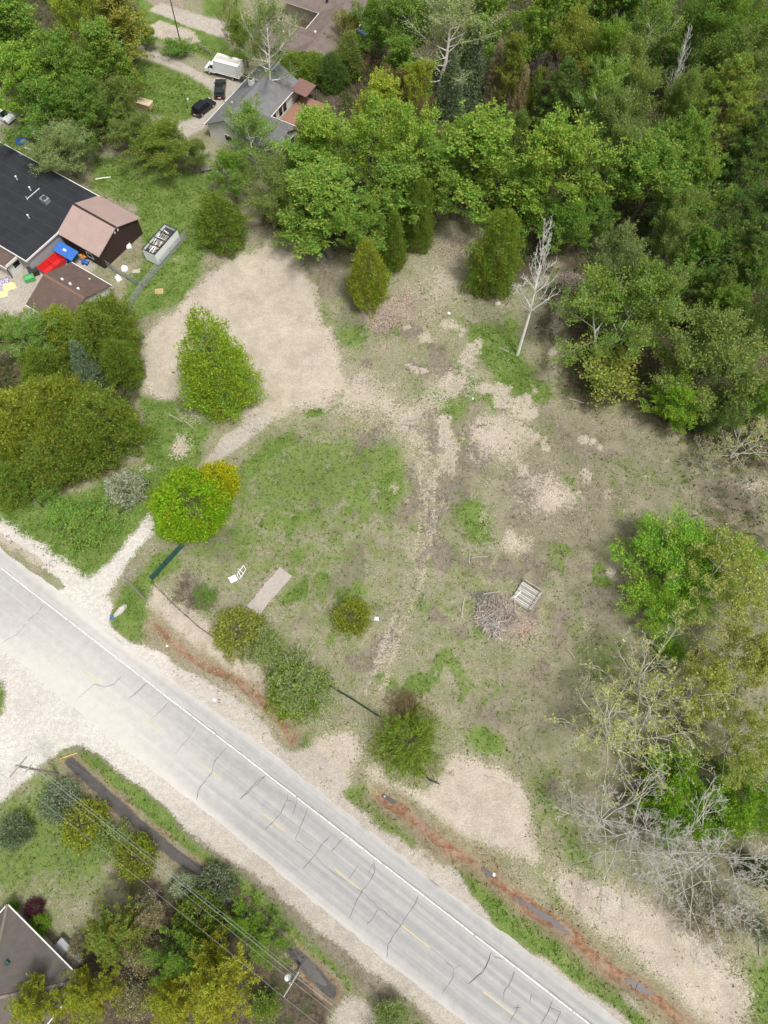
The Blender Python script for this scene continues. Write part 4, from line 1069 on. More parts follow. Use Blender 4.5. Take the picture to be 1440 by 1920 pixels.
plant('b2', 1400, 1690, 130, 8, 'grey', 'bare_tree', 'grey twiggy tree at the corner of the lower sand', 'grey')
plant('b_bush', 1340, 1720, 130, 3, 'grey', 'bare_bush', 'pale grey twiggy bush on the lower sand', 'pale')
plant('s4', 1425, 1640, 60, 5, 'dark', 'dark_shrub', 'dark green shrub on the lower right edge')
plant('s3', 1430, 1740, 60, 4, 'silver', 'pale_shrub', 'pale silvery shrub on the lower right edge')
# middle of the lot
plant('oval', 415, 690, 142, 18.5, (.138, .195, .022), D, 'tall oval yellow-green tree standing on the sand', tip=.55, base=(424, 748))
plant('maple', 356, 948, 142, 8, 'lime', 'round_tree', 'dense round yellow-green tree beside the driveway', tip=.3)
plant('gold', 411, 903, 74, 6.5, 'gold', 'golden_shrub', 'golden-yellow shrub tucked behind the round tree', tip=.4)
plant('s2', 236, 917, 74, 3.5, 'white', 'flowering_shrub', 'white flowering shrub between the cedars and the round tree')
plant('sap', 92, 918, 48, 3, 'mid', 'young_shrub', 'small green sapling in front of the cedar hedge')
plant('s3', 165, 985, 110, 2.2, 'green', 'loose_shrub', 'loose straggling green shrub on the roadside lawn')
plant('s3', 115, 960, 60, 1.8, 'mid', 'loose_shrub', 'small straggling shrub left on the roadside lawn')
plant('s2', 661, 1156, 72, 3.2, 'cedar_y', 'round_shrub', 'small round yellow-green shrub alone in the field', tip=.4)
plant('s1', 448, 1186, 98, 3.4, 'yolive', 'leafy_shrub', 'yellow-green shrub at the foot of the wood-chip strip', tip=.3)
plant('b_bush', 503, 1215, 100, 3.2, 'olive', 'twiggy_shrub', 'brownish twiggy shrub between two rounder bushes', 'grey')
plant('b_bush', 555, 1282, 132, 4.2, 'olive', 'twiggy_bush', 'largest grey-green twiggy bush beside the rusty ditch', 'grey')
plant('s4', 558, 1286, 126, 2.4, 'cedar', 'evergreen_shrub', 'green growth under the largest twiggy bush')
plant('b_shrub', 350, 1112, 86, 2.4, 'violet' if 'violet' in COL else 'brown', 'bare_shrub', 'leafless purplish shrub inside the green mesh fence', 'violet')
plant('s3', 385, 1120, 50, 1.6, 'green', 'low_shrub', 'low green growth beside the leafless purplish shrub')
plant('juni', 768, 1393, 136, 4.4, 'cedar', 'spreading_juniper_shrub', 'spreading dark green juniper beside the sand and ditch')
plant('b_bush', 765, 1322, 66, 1.4, 'rbrown', 'dead_shrub', 'reddish dead shrub behind the spreading juniper', 'red')
plant('sap', 1225, 590, 10, 1, 'mid', 'young_shrub', 'tiny sapling under the forest edge') if False else None
# cedars on the left
GC = 'cedars of the clump left of the sand'
for a in [('c4', 40, 800, 150, 10.5, 'cedar_y', 'cedar with a golden top on the left edge of the clump'), ('c4', 120, 780, 150, 11.5, 'cedar_y', 'tallest golden-topped cedar in the middle of the clump'), ('c4', 195, 800, 140, 10, 'cedar', 'rounded cedar at the right end of the front clump'),
          ('c4', 110, 850, 140, 7.5, 'cedar', 'lower cedar filling the front of the clump'), ('c3', 10, 905, 90, 7, 'cedar', 'dark cedar in the clump corner nearest the road'), ('c3', 190, 640, 110, 10.5, 'cedar', 'dark cedar right behind the blue spruce'),
          ('c3', 205, 610, 110, 8.5, 'cedar', 'dark cedar in front of the brown shed'), ('c3', 120, 625, 95, 8, 'cedar_y', 'yellow-tinged cedar hiding the shed corner'), ('c3', 225, 680, 80, 8, 'cedar', 'cedar at the very edge of the sand'), ('c3', 85, 700, 90, 8.5, 'cedar', 'cedar behind the golden-topped ones')]:
    plant(*a[:6], CE, a[6], tip=.35, group=GC)
plant('spruce', 165, 690, 62, 9, 'blue', 'spruce_tree', 'blue-green spruce inside the cedar clump')
plant('birch_leaf', 55, 640, 120, 9, 'mid', D, 'open green tree left of the cedar clump', 'grey')
plant('soft2', 15, 600, 80, 7, 'bright', D, 'bright green tree at the yard on the left edge')
# near corner, lower left
plant('s2', 115, 1505, 80, 3, 'silver', 'silvery_shrub', 'silvery white shrub under the wires by the pole')
plant('s2', 28, 1560, 66, 2.6, 'blue', 'blue_shrub', 'blue-green shrub on the left edge of the corner lawn')
plant('s1', 157, 1545, 90, 3, 'cedar_y', 'leafy_shrub', 'yellow-green shrub right of the silvery shrub', tip=.5)
plant('s3', 215, 1575, 70, 2.6, 'olive', 'leafy_shrub', 'olive shrub between two yellow-green ones')
plant('s1', 255, 1608, 78, 3, 'cedar_y', 'leafy_shrub', 'yellow-green shrub nearest the dark ditch water', tip=.4)
plant('s2', 405, 1660, 74, 3.4, 'silver', 'silvery_shrub', 'pale shrub at the end of the dark ditch water')
plant('s2', 345, 1662, 46, 2.6, 'white', 'flowering_shrub', 'white-dotted shrub left of the pale ditch shrub')
plant('s1', 375, 1710, 90, 4, 'cedar', 'leafy_shrub', 'dark olive shrub under the wires')
plant('d3', 452, 1722, 72, 5, 'vivid', D, 'bright green young tree on the ditch bank')
plant('d3', 505, 1775, 80, 5, 'mid', D, 'green tree between the ditch and the wires')
plant('p3', 215, 1745, 110, 9, 'pine_y', 'pine_tree', 'olive pine between the house corner and the blossoming shrubs', tip=.4)
plant('b_bush', 285, 1720, 70, 5, 'tan', 'blossoming_shrub', 'cream blossoming shrub between two pines', 'grey')
plant('b_bush', 270, 1790, 80, 5, 'tan', 'blossoming_shrub', 'brown and cream shrub below the cream blossoming one', 'red')
plant('b_bush', 250, 1880, 80, 4, 'tan', 'blossoming_shrub', 'brown seedy shrub on the bottom edge', 'red')
plant('b_bush', 145, 1775, 46, 3, 'tan', 'blossoming_shrub', 'small tan shrub beside the cellar boxes', 'grey')
plant('d3', 318, 1800, 100, 8, 'mid', D, 'green tree beside the yellow-tipped pines')
for a in [(70, 1885, 100, 10, 'yellow-tipped pine covering the roof in the lower left'), (170, 1868, 104, 10, 'yellow-tipped pine at the lower right of the roof'), (400, 1850, 150, 12, 'largest yellow-tipped pine under the wires'), (330, 1880, 110, 11, 'yellow-tipped pine on the bottom edge beside the largest')]:
    plant('p3', *a[:4], (.19, .20, .025), 'pine_tree', a[4], tip=.9, group='yellow-tipped pines beside the roof')
plant('s3', 500, 1890, 60, 3, 'cedar', 'leafy_shrub', 'dark shrub at the foot of the transformer pole')
plant('b_bush', 735, 1905, 90, 2.4, 'olive', 'twiggy_shrub', 'twiggy shrub on the island of the bottom driveway', 'grey')
plant('s2', 22, 1702, 24, 1.4, 'vivid', 'garden_shrub', 'small green garden shrub at the tip of the lower left roof')
plant('s2', 65, 1703, 36, 1.4, 'wine', 'garden_shrub', 'wine-red garden shrub beside the lower left house')
plant('s2', 73, 1735, 40, 1.6, 'vivid', 'garden_shrub', 'bright green garden shrub along the gutter')

# ------------------------------------------------------------------ buildings
def window(parent, side, L_, W_, along, z, w, h, frame=None, name='window'):
    """side: '+x','-x','+y','-y' of a block of length L_ (x) and width W_ (y)"""
    fr = MB(); pn = MB()
    e, t = .05, .07
    def put_(mb, a0, a1, z0, z1, d0, d1):
        if side[1] == 'x':
            s = 1 if side[0] == '+' else -1
            x0, x1 = sorted((s * (L_ / 2 + d0), s * (L_ / 2 + d1)))
            mb.box(x0, x1, a0, a1, z0, z1)
        else:
            s = 1 if side[0] == '+' else -1
            y0, y1 = sorted((s * (W_ / 2 + d0), s * (W_ / 2 + d1)))
            mb.box(a0, a1, y0, y1, z0, z1)
    put_(fr, along - w / 2 - t, along - w / 2, z, z + h, -.02, e)
    put_(fr, along + w / 2, along + w / 2 + t, z, z + h, -.02, e)
    put_(fr, along - w / 2 - t, along + w / 2 + t, z - t, z, -.02, e + .01)
    put_(fr, along - w / 2 - t, along + w / 2 + t, z + h, z + h + t, -.02, e + .01)
    o = fr.build(name, frame or M['trim'], parent)
    put_(pn, along - w / 2, along + w / 2, z, z + h, -.02, .02)
    pn.build('pane', M['glass'], o)
    return o
def slab(A, B, C_, D_, th):
    """sloping slab with top corners A..D (counter-clockwise from above)"""
    mb = MB()
    T = [Vector(p) for p in (A, B, C_, D_)]
    Bm = [p - Vector((0, 0, th)) for p in T]
    return mb.add(T + Bm, [(0, 1, 2, 3), (7, 6, 5, 4), (0, 4, 5, 1), (1, 5, 6, 2), (2, 6, 7, 3), (3, 7, 4, 0)])
def gable(parent, L_, W_, eave, ridge, roofm, wallm, ov=.45, ox=0, oy=0, gut=True, cap=None):
    hx, hy = L_ / 2, W_ / 2
    MB().add([(ox + x, oy + y, z) for x in (-hx, hx) for y, z in ((-hy, -.3), (hy, -.3), (hy, eave), (0, ridge - .02), (-hy, eave))],
             [(0, 4, 3, 2, 1), (5, 6, 7, 8, 9), (1, 2, 7, 6), (2, 3, 8, 7), (3, 4, 9, 8), (4, 0, 5, 9)]).build('wall', wallm, parent)
    sl = (ridge - eave) / hy
    ze = eave - ov * sl + .16
    zr = ridge + .16
    a, b = ox - hx - ov, ox + hx + ov
    slab((a, oy - hy - ov, ze), (b, oy - hy - ov, ze), (b, oy - .004, zr), (a, oy - .004, zr), .14).build('roof', roofm, parent)
    slab((b, oy + hy + ov, ze), (a, oy + hy + ov, ze), (a, oy + .004, zr), (b, oy + .004, zr), .14).build('roof', roofm, parent)
    c = MB()
    c.add([(a - .01, oy - .2, zr - .2 * sl + .025), (a - .01, oy, zr + .035), (a - .01, oy + .2, zr - .2 * sl + .025), (b + .01, oy - .2, zr - .2 * sl + .025), (b + .01, oy, zr + .035), (b + .01, oy + .2, zr - .2 * sl + .025)], [(0, 3, 4, 1), (1, 4, 5, 2)])
    c.build('ridge_cap', cap or roofm, parent)
    if gut:
        for s in (-1, 1):
            y0, y1 = sorted((oy + s * (hy + ov + .01), oy + s * (hy + ov + .12)))
            MB().box(a, b, y0, y1, ze - .13, ze - .01).build('gutter', M['trim'], parent)
def vent(parent, x, y, z, s=.3, h=.35, m='white', name='roof_vent'): return MB().box(x - s / 2, x + s / 2, y - s / 2, y + s / 2, z - .1, z + h).build(name, M[m], parent, bevel=.03)
A31 = math.radians(-31)
# long black-roofed building on the left
b = empty('workshop_building', (-65.2, 93.9, 0), A31, 'long low building with a flat black tarred roof on the left edge', 'building')
L_, W_ = 30.0, 15.6
MB().box(-L_ / 2, L_ / 2, -W_ / 2, W_ / 2, -.3, 3.0).build('wall', M['grey_wall'], b)
MB().box(-L_ / 2 - .3, L_ / 2 + .25, -W_ / 2 - .3, W_ / 2 + .3, 3.0, 3.22).build('roof', M['asphalt_roof'], b)
for y0, y1, x0, x1 in ((-W_ / 2 - .42, -W_ / 2 - .3, -L_ / 2 - .3, L_ / 2 + .25), (W_ / 2 + .3, W_ / 2 + .42, -L_ / 2 - .3, L_ / 2 + .25), (-W_ / 2 - .42, W_ / 2 + .42, L_ / 2 + .25, L_ / 2 + .36)):
    MB().box(x0, x1, y0, y1, 2.98, 3.27).build('roof_edging', M['trim'], b)
SEAM = mat('roof_seam', (.045, .047, .052), .8, .3, 2)
for k in range(-3, 5): MB().box(-L_ / 2, L_ / 2 + .2, k * 1.95 - .9 - .03, k * 1.95 - .9 + .03, 3.22, 3.232).build('roof_seam', SEAM, b)
for x, y in ((9.5, -1.5), (2, 3.5), (5.5, 3.0), (4.5, -4.5), (-1, 0.5), (1.0, -2.0)):
    MB().cone((x, y, 3.2), (x, y, 3.85), .09, .09).cone((x, y, 3.85), (x, y, 3.95), .17, .12).build('roof_vent', M['white'], b)
u_ = MB().box(8.6, 9.9, 2.0, 3.0, 3.2, 4.0).build('rooftop_unit', M['steel'], b, bevel=.04)
MB().cone((9.25, 2.5, 4.0), (9.25, 2.5, 4.06), .42, .42, 12).build('fan_guard', M['dark_metal'], u_)
MB().beam((6.5, 1.2, 3.4), (6.5, 4.0, 3.4), .08).beam((6.5, 1.2, 3.2), (6.5, 1.2, 3.9), .08).build('roof_pipe', M['white'], b)
# lean-to with brown roof
b = empty('lean_to', (-64.2, 83.6, 0), A31, 'brown-roofed lean-to on the yard side of the black roof', 'building')
MB().box(-6.5, 6.5, -1.7, 1.55, -.3, 2.35).build('wall', M['white_wall'], b)
slab((-6.9, -2.2, 2.35), (6.9, -2.2, 2.35), (6.9, 1.5, 2.9), (-6.9, 1.5, 2.9), .14).build('roof', M['brown_shingle'], b)
MB().box(-6.9, 6.9, -2.32, -2.21, 2.2, 2.36).build('gutter', M['trim'], b)
MB().box(6.91, 7.0, -2.2, 1.5, 2.5, 2.95).build('roof_edging', M['trim'], b)
MB().beam((6.6, -2.1, -.3), (6.6, -2.1, 2.2), .12).build('post', M['dark_metal'], b)
window(b, '+x', 13, 3.25, -.3, .9, 1.2, 1.0)
# barn
b = empty('barn', (-46.7, 86.9, 0), A31, 'dark brown barn with a pale pinkish-brown gable roof', 'barn')
gable(b, 8.0, 9.0, 3.1, 5.0, M['pink_metal'], M['brown_wall'], .35, gut=False, cap=M['brown_wall'])
for y in (-.35, .35): MB().box(4.0, 4.07, y - .14, y + .14, 4.0, 4.35).build('gable_vent', M['white'], b)
window(b, '-y', 8.0, 9.0, 1.5, 1.0, 1.2, .9)
for k in range(1, 20): MB().box(4.0, 4.035, -4.5 + k * .45 - .03, -4.5 + k * .45 + .03, 0, 3.05).build('batten', M['brown_wall'], b)
# shed
b = empty('garden_shed', (-48.7, 73.3, 0), A31, 'brown-roofed white shed in front of the barn, half hidden by cedars', 'shed')
gable(b, 7.3, 9.0, 2.7, 4.5, M['brown_shingle'], M['white_wall'], .4, cap=mat('ridge_shingle', (.2, .12, .085), .85, .2, 2))
for x in (-1.3, .3, 1.9): vent(b, x, .9, 4.3, .32, .3)
vent(b, .9, 3.8, 3.15, .3, .12, 'beige_wall')
window(b, '+x', 7.3, 9.0, 1.5, 1.0, 1.2, 1.0)
window(b, '+x', 7.3, 9.0, -2.2, 1.0, 1.2, 1.0)
window(b, '-y', 7.3, 9.0, -1.5, .9, 1.4, 1.1)
window(b, '+y', 7.3, 9.0, 1.5, .9, 1.0, .9)
# grey house
A64 = math.radians(63.9)
b = empty('grey_house', (-25.7, 116.8, 0), A64, 'grey-roofed house behind the parked cars with a deck', 'house')
gable(b, 16.4, 8.0, 2.8, 5.0, M['grey_shingle'], M['white_wall'], .4)
hw = MB()
# wing towards the deck, local frame: -y side is the deck side
def wing(x0, x1, y0, y1, eave, ridge):
    xm = (x0 + x1) / 2
    MB().add([(x, y, z) for y in (y0, y1) for x, z in ((x0, -.3), (x1, -.3), (x1, eave), (xm, ridge - .02), (x0, eave))],
             [(0, 1, 2, 3, 4), (9, 8, 7, 6, 5), (1, 6, 7, 2), (2, 7, 8, 3), (3, 8, 9, 4), (4, 9, 5, 0)]).build('wing_wall', M['grey_wall'], b)
    ov = .35
    sl = (ridge - eave) / ((x1 - x0) / 2)
    ze, zr = eave - ov * sl + .16, ridge + .16
    ya, yb = y0 - ov, y1
    slab((x0 - ov, yb, ze), (x0 - ov, ya, ze), (xm - .004, ya, zr), (xm - .004, yb, zr), .14).build('wing_roof', M['grey_shingle'], b)
    slab((x1 + ov, ya, ze), (x1 + ov, yb, ze), (xm + .004, yb, zr), (xm + .004, ya, zr), .14).build('wing_roof', M['grey_shingle'], b)
    MB().box(x1 + ov + .01, x1 + ov + .1, ya, yb, ze - .13, ze - .01).build('gutter', M['trim'], b)
wing(-8.0, -1.6, -9.8, -3.4, 2.7, 4.3)
for xx, ww, hh, z0 in ((-6.2, 1.2, 1.2, .9), (-3.4, 1.0, 2.0, .1)):
    f_ = MB().box(xx - ww / 2 - .1, xx + ww / 2 + .1, -9.86, -9.79, z0 - .08, z0 + hh + .1).build('window' if z0 > .5 else 'door', M['trim'], b)
    MB().box(xx - ww / 2, xx + ww / 2, -9.89, -9.85, z0, z0 + hh).build('pane', M['glass'], f_)
for x in (0.2, 2.2, 3.6): window(b, '-y', 16.4, 8.0, x, .3, 1.1, 2.0)
for x in (-5, -1, 3): window(b, '+y', 16.4, 8.0, x, .9, 1.3, 1.1)
window(b, '+x', 16.4, 8.0, 0, .9, 1.4, 1.1)
window(b, '-x', 16.4, 8.0, 0, .9, 1.4, 1.1)
ch = MB().box(1.6, 2.5, .9, 1.7, 4.4, 5.5).build('chimney', M['white'], b, bevel=.03)
MB().box(1.75, 2.35, 1.05, 1.55, 5.5, 5.62).build('chimney_cap', M['dark_metal'], ch)
vent(b, -3.5, 1.8, 4.2, .35, .4, 'beige_wall')
vent(b, 6.5, -.7, 4.7, .15, .5, 'dark_metal')
# deck and canopy
dk = empty('timber_deck', (-16.9, 117.6, 0), A64, 'reddish timber deck beside the grey house', 'deck')
for i in range(26): MB().box(-4.2 + i * .32, -4.2 + i * .32 + .3, -3.2, 3.1, .28, .34).build('deck_board', M['red_wood'], dk)
MB().box(-4.2, 4.0, -3.15, 3.05, -.3, .27).build('deck_frame', M['rust_brown'], dk)
for x in (-4.1, -2.1): MB().beam((x, -3.1, .3), (x, -3.1, 1.2), .1).build('rail_post', M['new_wood'], dk)
MB().beam((-4.1, -3.1, 1.2), (-.4, -3.1, 1.2), .12, .05).build('rail', M['new_wood'], dk)
cn = empty('deck_canopy', (-17.4, 121.3, .34), A64, 'square brown canopy on posts over the deck', 'canopy')
slab((-1.8, -1.7, 2.35), (1.8, -1.7, 2.35), (1.8, 1.7, 2.6), (-1.8, 1.7, 2.6), .1).build('roof', mat('canopy_cloth', (.2, .11, .095), .8, .15, 2), cn)
for x in (-1.6, 1.6):
    for y in (-1.5, 1.5): MB().beam((x, y, -.36), (x, y, 2.3), .1).build('post', M['dark_metal'], cn)
for y in (-1.5, 1.5): MB().beam((-1.6, y, 2.22), (1.6, y, 2.22 + (.1 if y > 0 else 0)), .08).build('beam', M['dark_metal'], cn)
for i, (px, py, a, l) in enumerate(((600, 218, .5, 3.2), (606, 222, .3, 2.8), (592, 222, -.2, 2.4), (612, 212, .8, 2.2))):
    g = G(px, py)
    tag(MB().box(-l / 2, l / 2, -.11, .11, 0, .07).build('timber_plank', M['red_wood'], None, (*g, gz1(*g) + .03 + .08 * i), a - .6),
        ['longest reddish plank lying below the deck', 'reddish plank beside the longest one below the deck', 'reddish plank nearest the grey house wing', 'short reddish plank lying farthest from the grey house'][i], 'plank', 'loose planks below the deck')
# brown house at the top
A22, A66 = math.radians(-22), math.radians(66)
b = empty('brown_house', (-13.4, 137.8, 0), A66, 'sprawling brown-roofed house cut off by the top edge', 'house')
gable(b, 19, 7.4, 2.8, 4.2, M['taupe_shingle'], M['beige_wall'], .45)
def cross(x0, x1, y0, y1, eave, ridge):
    """block whose ridge runs across the main one"""
    xm = (x0 + x1) / 2
    MB().add([(x, y, z) for y in (y0, y1) for x, z in ((x0, -.3), (x1, -.3), (x1, eave), (xm, ridge - .02), (x0, eave))],
             [(0, 1, 2, 3, 4), (9, 8, 7, 6, 5), (1, 6, 7, 2), (2, 7, 8, 3), (3, 8, 9, 4), (4, 9, 5, 0)]).build('wing_wall', M['beige_wall'], b)
    ov = .45
    sl = (ridge - eave) / ((x1 - x0) / 2)
    ze, zr = eave - ov * sl + .17, ridge + .17
    slab((x0 - ov, y1 + ov, ze), (x0 - ov, y0, ze), (xm - .004, y0, zr), (xm - .004, y1 + ov, zr), .14).build('wing_roof', M['taupe_shingle'], b)
    slab((x1 + ov, y0, ze), (x1 + ov, y1 + ov, ze), (xm + .004, y1 + ov, zr), (xm + .004, y0, zr), .14).build('wing_roof', M['taupe_shingle'], b)
    for xx in (x0 - ov - .12, x1 + ov + .01): MB().box(xx, xx + .1, y0 + 3.6, y1 + ov, ze - .13, ze - .01).build('gutter', M['beige_wall'], b)
cross(-9.2, -2.8, -.5, 11.0, 2.8, 4.15)
cross(3.4, 10.2, -.5, 11.5, 2.8, 4.3)
vent(b, -4, 1.2, 3.9, .35, .35); vent(b, -6.8, 6.3, 4.0, .35, .3); vent(b, -6.0, 4.4, 3.95, .35, .3); vent(b, 5, 3.5, 4.1, .4, .4, 'dark_metal')
cb_ = MB().box(-5.3, -4.2, 7.3, 8.2, 3.4, 4.9).build('chimney', M['beige_wall'], b, bevel=.03)
MB().box(-5.1, -4.4, 7.5, 8.0, 4.9, 5.05).build('chimney_cap', M['dark_metal'], cb_)
for x in (-5, 0, 5): window(b, '-y', 19, 7.4, x, .9, 1.5, 1.1)
window(b, '-x', 19, 7.4, 0, .9, 1.5, 1.1)
# house in the lower left
A35 = math.radians(-35)
b = empty('hip_roof_house', (-36.6, -15.3, 0), A35, 'house with a dark shingled hip roof in the lower left corner', 'house')
L_, W_, e_, r_ = 10.4, 10.4, 2.8, 5.4
MB().box(-L_ / 2, L_ / 2, -W_ / 2, W_ / 2, -.3, e_ - .15).build('wall', M['beige_wall'], b)
hx, hy = L_ / 2 + .4, W_ / 2 + .4
P4 = [(-hx, -hy, e_), (hx, -hy, e_), (hx, hy, e_), (-hx, hy, e_)]
rp = [(-.2, 0, r_), (.2, 0, r_)]
for q in ([P4[0], P4[1], rp[1], rp[0]], [P4[1], P4[2], rp[1]], [P4[2], P4[3], rp[0], rp[1]], [P4[3], P4[0], rp[0]]):
    n_ = len(q)
    MB().add(list(q) + [(x, y, z - .15) for x, y, z in q], [tuple(range(n_)), tuple(range(2 * n_ - 1, n_ - 1, -1))] + [(i, n_ + i, n_ + (i + 1) % n_, (i + 1) % n_) for i in range(n_)]).build('roof', M['dark_shingle'], b)
for q, r2 in ((P4[0], rp[0]), (P4[1], rp[1]), (P4[2], rp[1]), (P4[3], rp[0])):
    MB().beam((q[0], q[1], q[2] + .02), (r2[0], r2[1], r2[2] + .02), .28, .06).build('hip_cap', mat('hip_shingle', (.2, .165, .135), .9, .3, 2), b)
for x0, x1, y0, y1 in ((-hx, hx, hy + .005, hy + .12), (-hx, hx, -hy - .12, -hy - .005), (hx + .005, hx + .12, -hy, hy), (-hx - .12, -hx - .005, -hy, hy)):
    MB().box(x0, x1, y0, y1, e_ - .16, e_ - .02).build('gutter', M['trim'], b)
vent(b, -1.2, 2.6, 4.1, .4, .35, 'dark_green'); vent(b, 1.5, -2.2, 4.3, .3, .35); vent(b, 3.2, 1.0, 3.8, .25, .4)
for y in (-2.5, 2): window(b, '+x', L_, W_, y, .9, 1.3, 1.0)
for x in (-2.5, 2.5): window(b, '+y', L_, W_, x, .9, 1.3, 1.0)
def cellar_box(px, py, sx, sy, h, m, label):
    g = G(px, py, h)
    o = empty('cellar_box', (*g, 0), A35, label, 'box')
    MB().box(-sx / 2, sx / 2, -sy / 2, sy / 2, -.2, h - .12).build('body', M[m], o)
    MB().box(-sx / 2 - .06, sx / 2 + .06, -sy / 2 - .06, sy / 2 + .06, h - .12, h).build('lid', M['wood'] if m != 'steel' else M['grey_wall'], o)
    for k in (-.25, .25): MB().box(-sx / 2, sx / 2, k * sy - .04, k * sy + .04, h, h + .05).build('lid_rail', M['steel'], o)
cellar_box(115, 1777, 1.3, 1.2, 1.2, 'steel', 'pale green-grey box against the lower left house wall')
cellar_box(135, 1799, 1.7, 1.5, 1.1, 'wood', 'weathered wooden box against the lower left house wall')
# ------------------------------------------------------------------ open container
b = empty('storage_container', (-37.0, 85.2, 0), math.radians(63.8), 'white open-topped container holding boards, inside the fence', 'container')
for x0, x1, y0, y1 in ((-3, 3, -1.2, -1.13), (-3, 3, 1.13, 1.2), (-3, -2.93, -1.13, 1.13), (2.93, 3, -1.13, 1.13)):
    MB().box(x0, x1, y0, y1, .15, 2.5).build('side_panel', M['white_paint'], b)
MB().box(-3, 3, -1.2, 1.2, 0, .15).build('floor_panel', M['dark_metal'], b)
for x0, x1, y0, y1 in ((-3.03, 3.03, -1.24, -1.11), (-3.03, 3.03, 1.11, 1.24), (-3.03, -2.9, -1.11, 1.11), (2.9, 3.03, -1.11, 1.11), (-.06, .06, -1.11, 1.11), (-1.5, -1.4, -1.11, 1.11), (1.4, 1.5, -1.11, 1.11)):
    MB().box(x0, x1, y0, y1, 2.45, 2.54).build('top_rail', M['dark_metal'], b)
rr = random.Random(9)
for i in range(34):
    cx, cy, a = rr.uniform(-2.3, 2.3), rr.uniform(-.8, .8), rr.choice((0, 0, 1.57, .15, 1.4)) + rr.gauss(0, .1)
    l = rr.uniform(.8, 1.6) if abs(math.sin(a)) > .5 else rr.uniform(1.2, 2.2)
    cx = max(-2.8 + l / 2, min(2.8 - l / 2, cx)) if abs(math.cos(a)) > .5 else cx
    cy = 0 if abs(math.sin(a)) > .5 else cy
    MB().beam((cx - math.cos(a) * l / 2, cy - math.sin(a) * l / 2, 2.0 + i * .01), (cx + math.cos(a) * l / 2, cy + math.sin(a) * l / 2, 2.0 + i * .01), .14, .05).build('stored_board', M[rr.choice(('wood', 'wood', 'steel', 'new_wood', 'trim'))], b)
MB().box(-2.9, 2.9, -1.12, 1.12, .16, 1.95).build('stored_load', M['dark_metal'], b)
# ------------------------------------------------------------------ vehicles
def wheel(parent, x, y, r=.35, w=.24):
    s = 1 if y > 0 else -1
    t = MB().cone((x, y - s * w / 2, r), (x, y + s * w / 2, r), r, r, 16).build('wheel', M['rubber'], parent, bevel=.03)
    MB().cone((x, y + s * (w / 2 - .02), r), (x, y + s * (w / 2 + .015), r), r * .62, r * .55, 12).build('rim', M['steel'], t)
def car(name, px, py, ang, label, L_=4.7, Wd=1.88, H_=1.7, suv=True):
    g = G(px, py)
    o = empty(name, (*g, gz1(*g) + .01), ang, label, 'car', 'black cars parked by the grey house')
    h = L_ / 2
    zb = .98
    low = [(-h, .45), (-h + .06, .95), (-h + .2, zb), (h * .42, zb + .02), (h * .9, .86), (h, .7), (h, .38), (h - .1, .28), (-h + .1, .28)]
    body = MB().extrude(low, -Wd / 2, Wd / 2).build('body', M['black_paint'], o, bevel=.07)
    rear = -h + .12 if suv else -h + .75
    top0, top1 = (-h + .4, h * .12) if suv else (-h + 1.3, h * .1)
    fw = h * .44
    wb, wt = Wd / 2 - .06, Wd / 2 - .24
    V = [(rear, -wb, zb), (fw, -wb, zb), (fw, wb, zb), (rear, wb, zb), (top0, -wt, H_), (top1, -wt, H_), (top1, wt, H_), (top0, wt, H_)]
    MB().add(V, [(3, 2, 1, 0), (4, 5, 6, 7), (0, 1, 5, 4), (1, 2, 6, 5), (2, 3, 7, 6), (3, 0, 4, 7)]).build('cabin', M['black_paint'], o, bevel=.06)
    def pane(i, j, k, l, nm, off=.012):
        q = [Vector(V[n]) for n in (i, j, k, l)]
        c = sum(q, Vector()) / 4
        nrm = (q[1] - q[0]).cross(q[2] - q[0]).normalized()
        q = [c + (p - c) * .84 + nrm * off for p in q]
        MB().add(q + [p - nrm * .02 for p in q], [(0, 1, 2, 3), (7, 6, 5, 4), (0, 4, 5, 1), (1, 5, 6, 2), (2, 6, 7, 3), (3, 7, 4, 0)]).build(nm, M['glass'], o)
    pane(0, 1, 5, 4, 'side_window'); pane(2, 3, 7, 6, 'side_window'); pane(1, 2, 6, 5, 'windscreen'); pane(3, 0, 4, 7, 'rear_window')
    for s in (-1, 1):
        for x in (-h + .85, h - .9): wheel(o, x, s * (Wd / 2 - .1))
        MB().box(h - .12, h + .015, s * (Wd / 2 - .3) - .22, s * (Wd / 2 - .3) + .22, .62, .76).build('headlight', M['clear_lens'], o)
        MB().box(-h - .015, -h + .1, s * (Wd / 2 - .2) - .14, s * (Wd / 2 - .2) + .14, .66, .92).build('tail_light', M['red_lens'], o)
        MB().box(fw - .35, fw - .15, s * (Wd / 2 + .02) - .1, s * (Wd / 2 + .02) + .1, 1.0, 1.13).build('mirror', M['black_paint'], o)
        if suv: MB().beam((top0 + .2, s * (wt - .08), H_ + .05), (top1 - .1, s * (wt - .08), H_ + .05), .05).build('roof_rail', M['dark_metal'], o)
    MB().box(-h - .02, -h + .05, -.28, .28, .5, .62).build('number_plate', M['white'], o)
    return o
car('black_car', 414, 172, math.radians(94), 'black car parked between the white truck and the other black car', 4.9, 1.9, 1.62, False)
car('black_car', 383, 207, math.radians(57), 'larger black car with roof rails parked beside the lawn')
g = np.array([-32.4, 127.6])
o = empty('box_truck', (*g, .02), math.radians(162), 'white box truck parked on the driveway by the grey house', 'truck')
MB().box(-3.45, 1.45, -1.12, 1.12, .85, 3.15).build('cargo_box', M['white_paint'], o, bevel=.04)
MB().box(-3.3, 1.3, -.55, .45, 3.152, 3.17).build('roof_panel', mat('translucent_roof', (.5, .47, .42), .6, .2, 2), o)
for z in (.87, 3.06): MB().box(-3.48, 1.48, -1.15, 1.15, z, z + .07).build('box_rail', M['trim'], o)
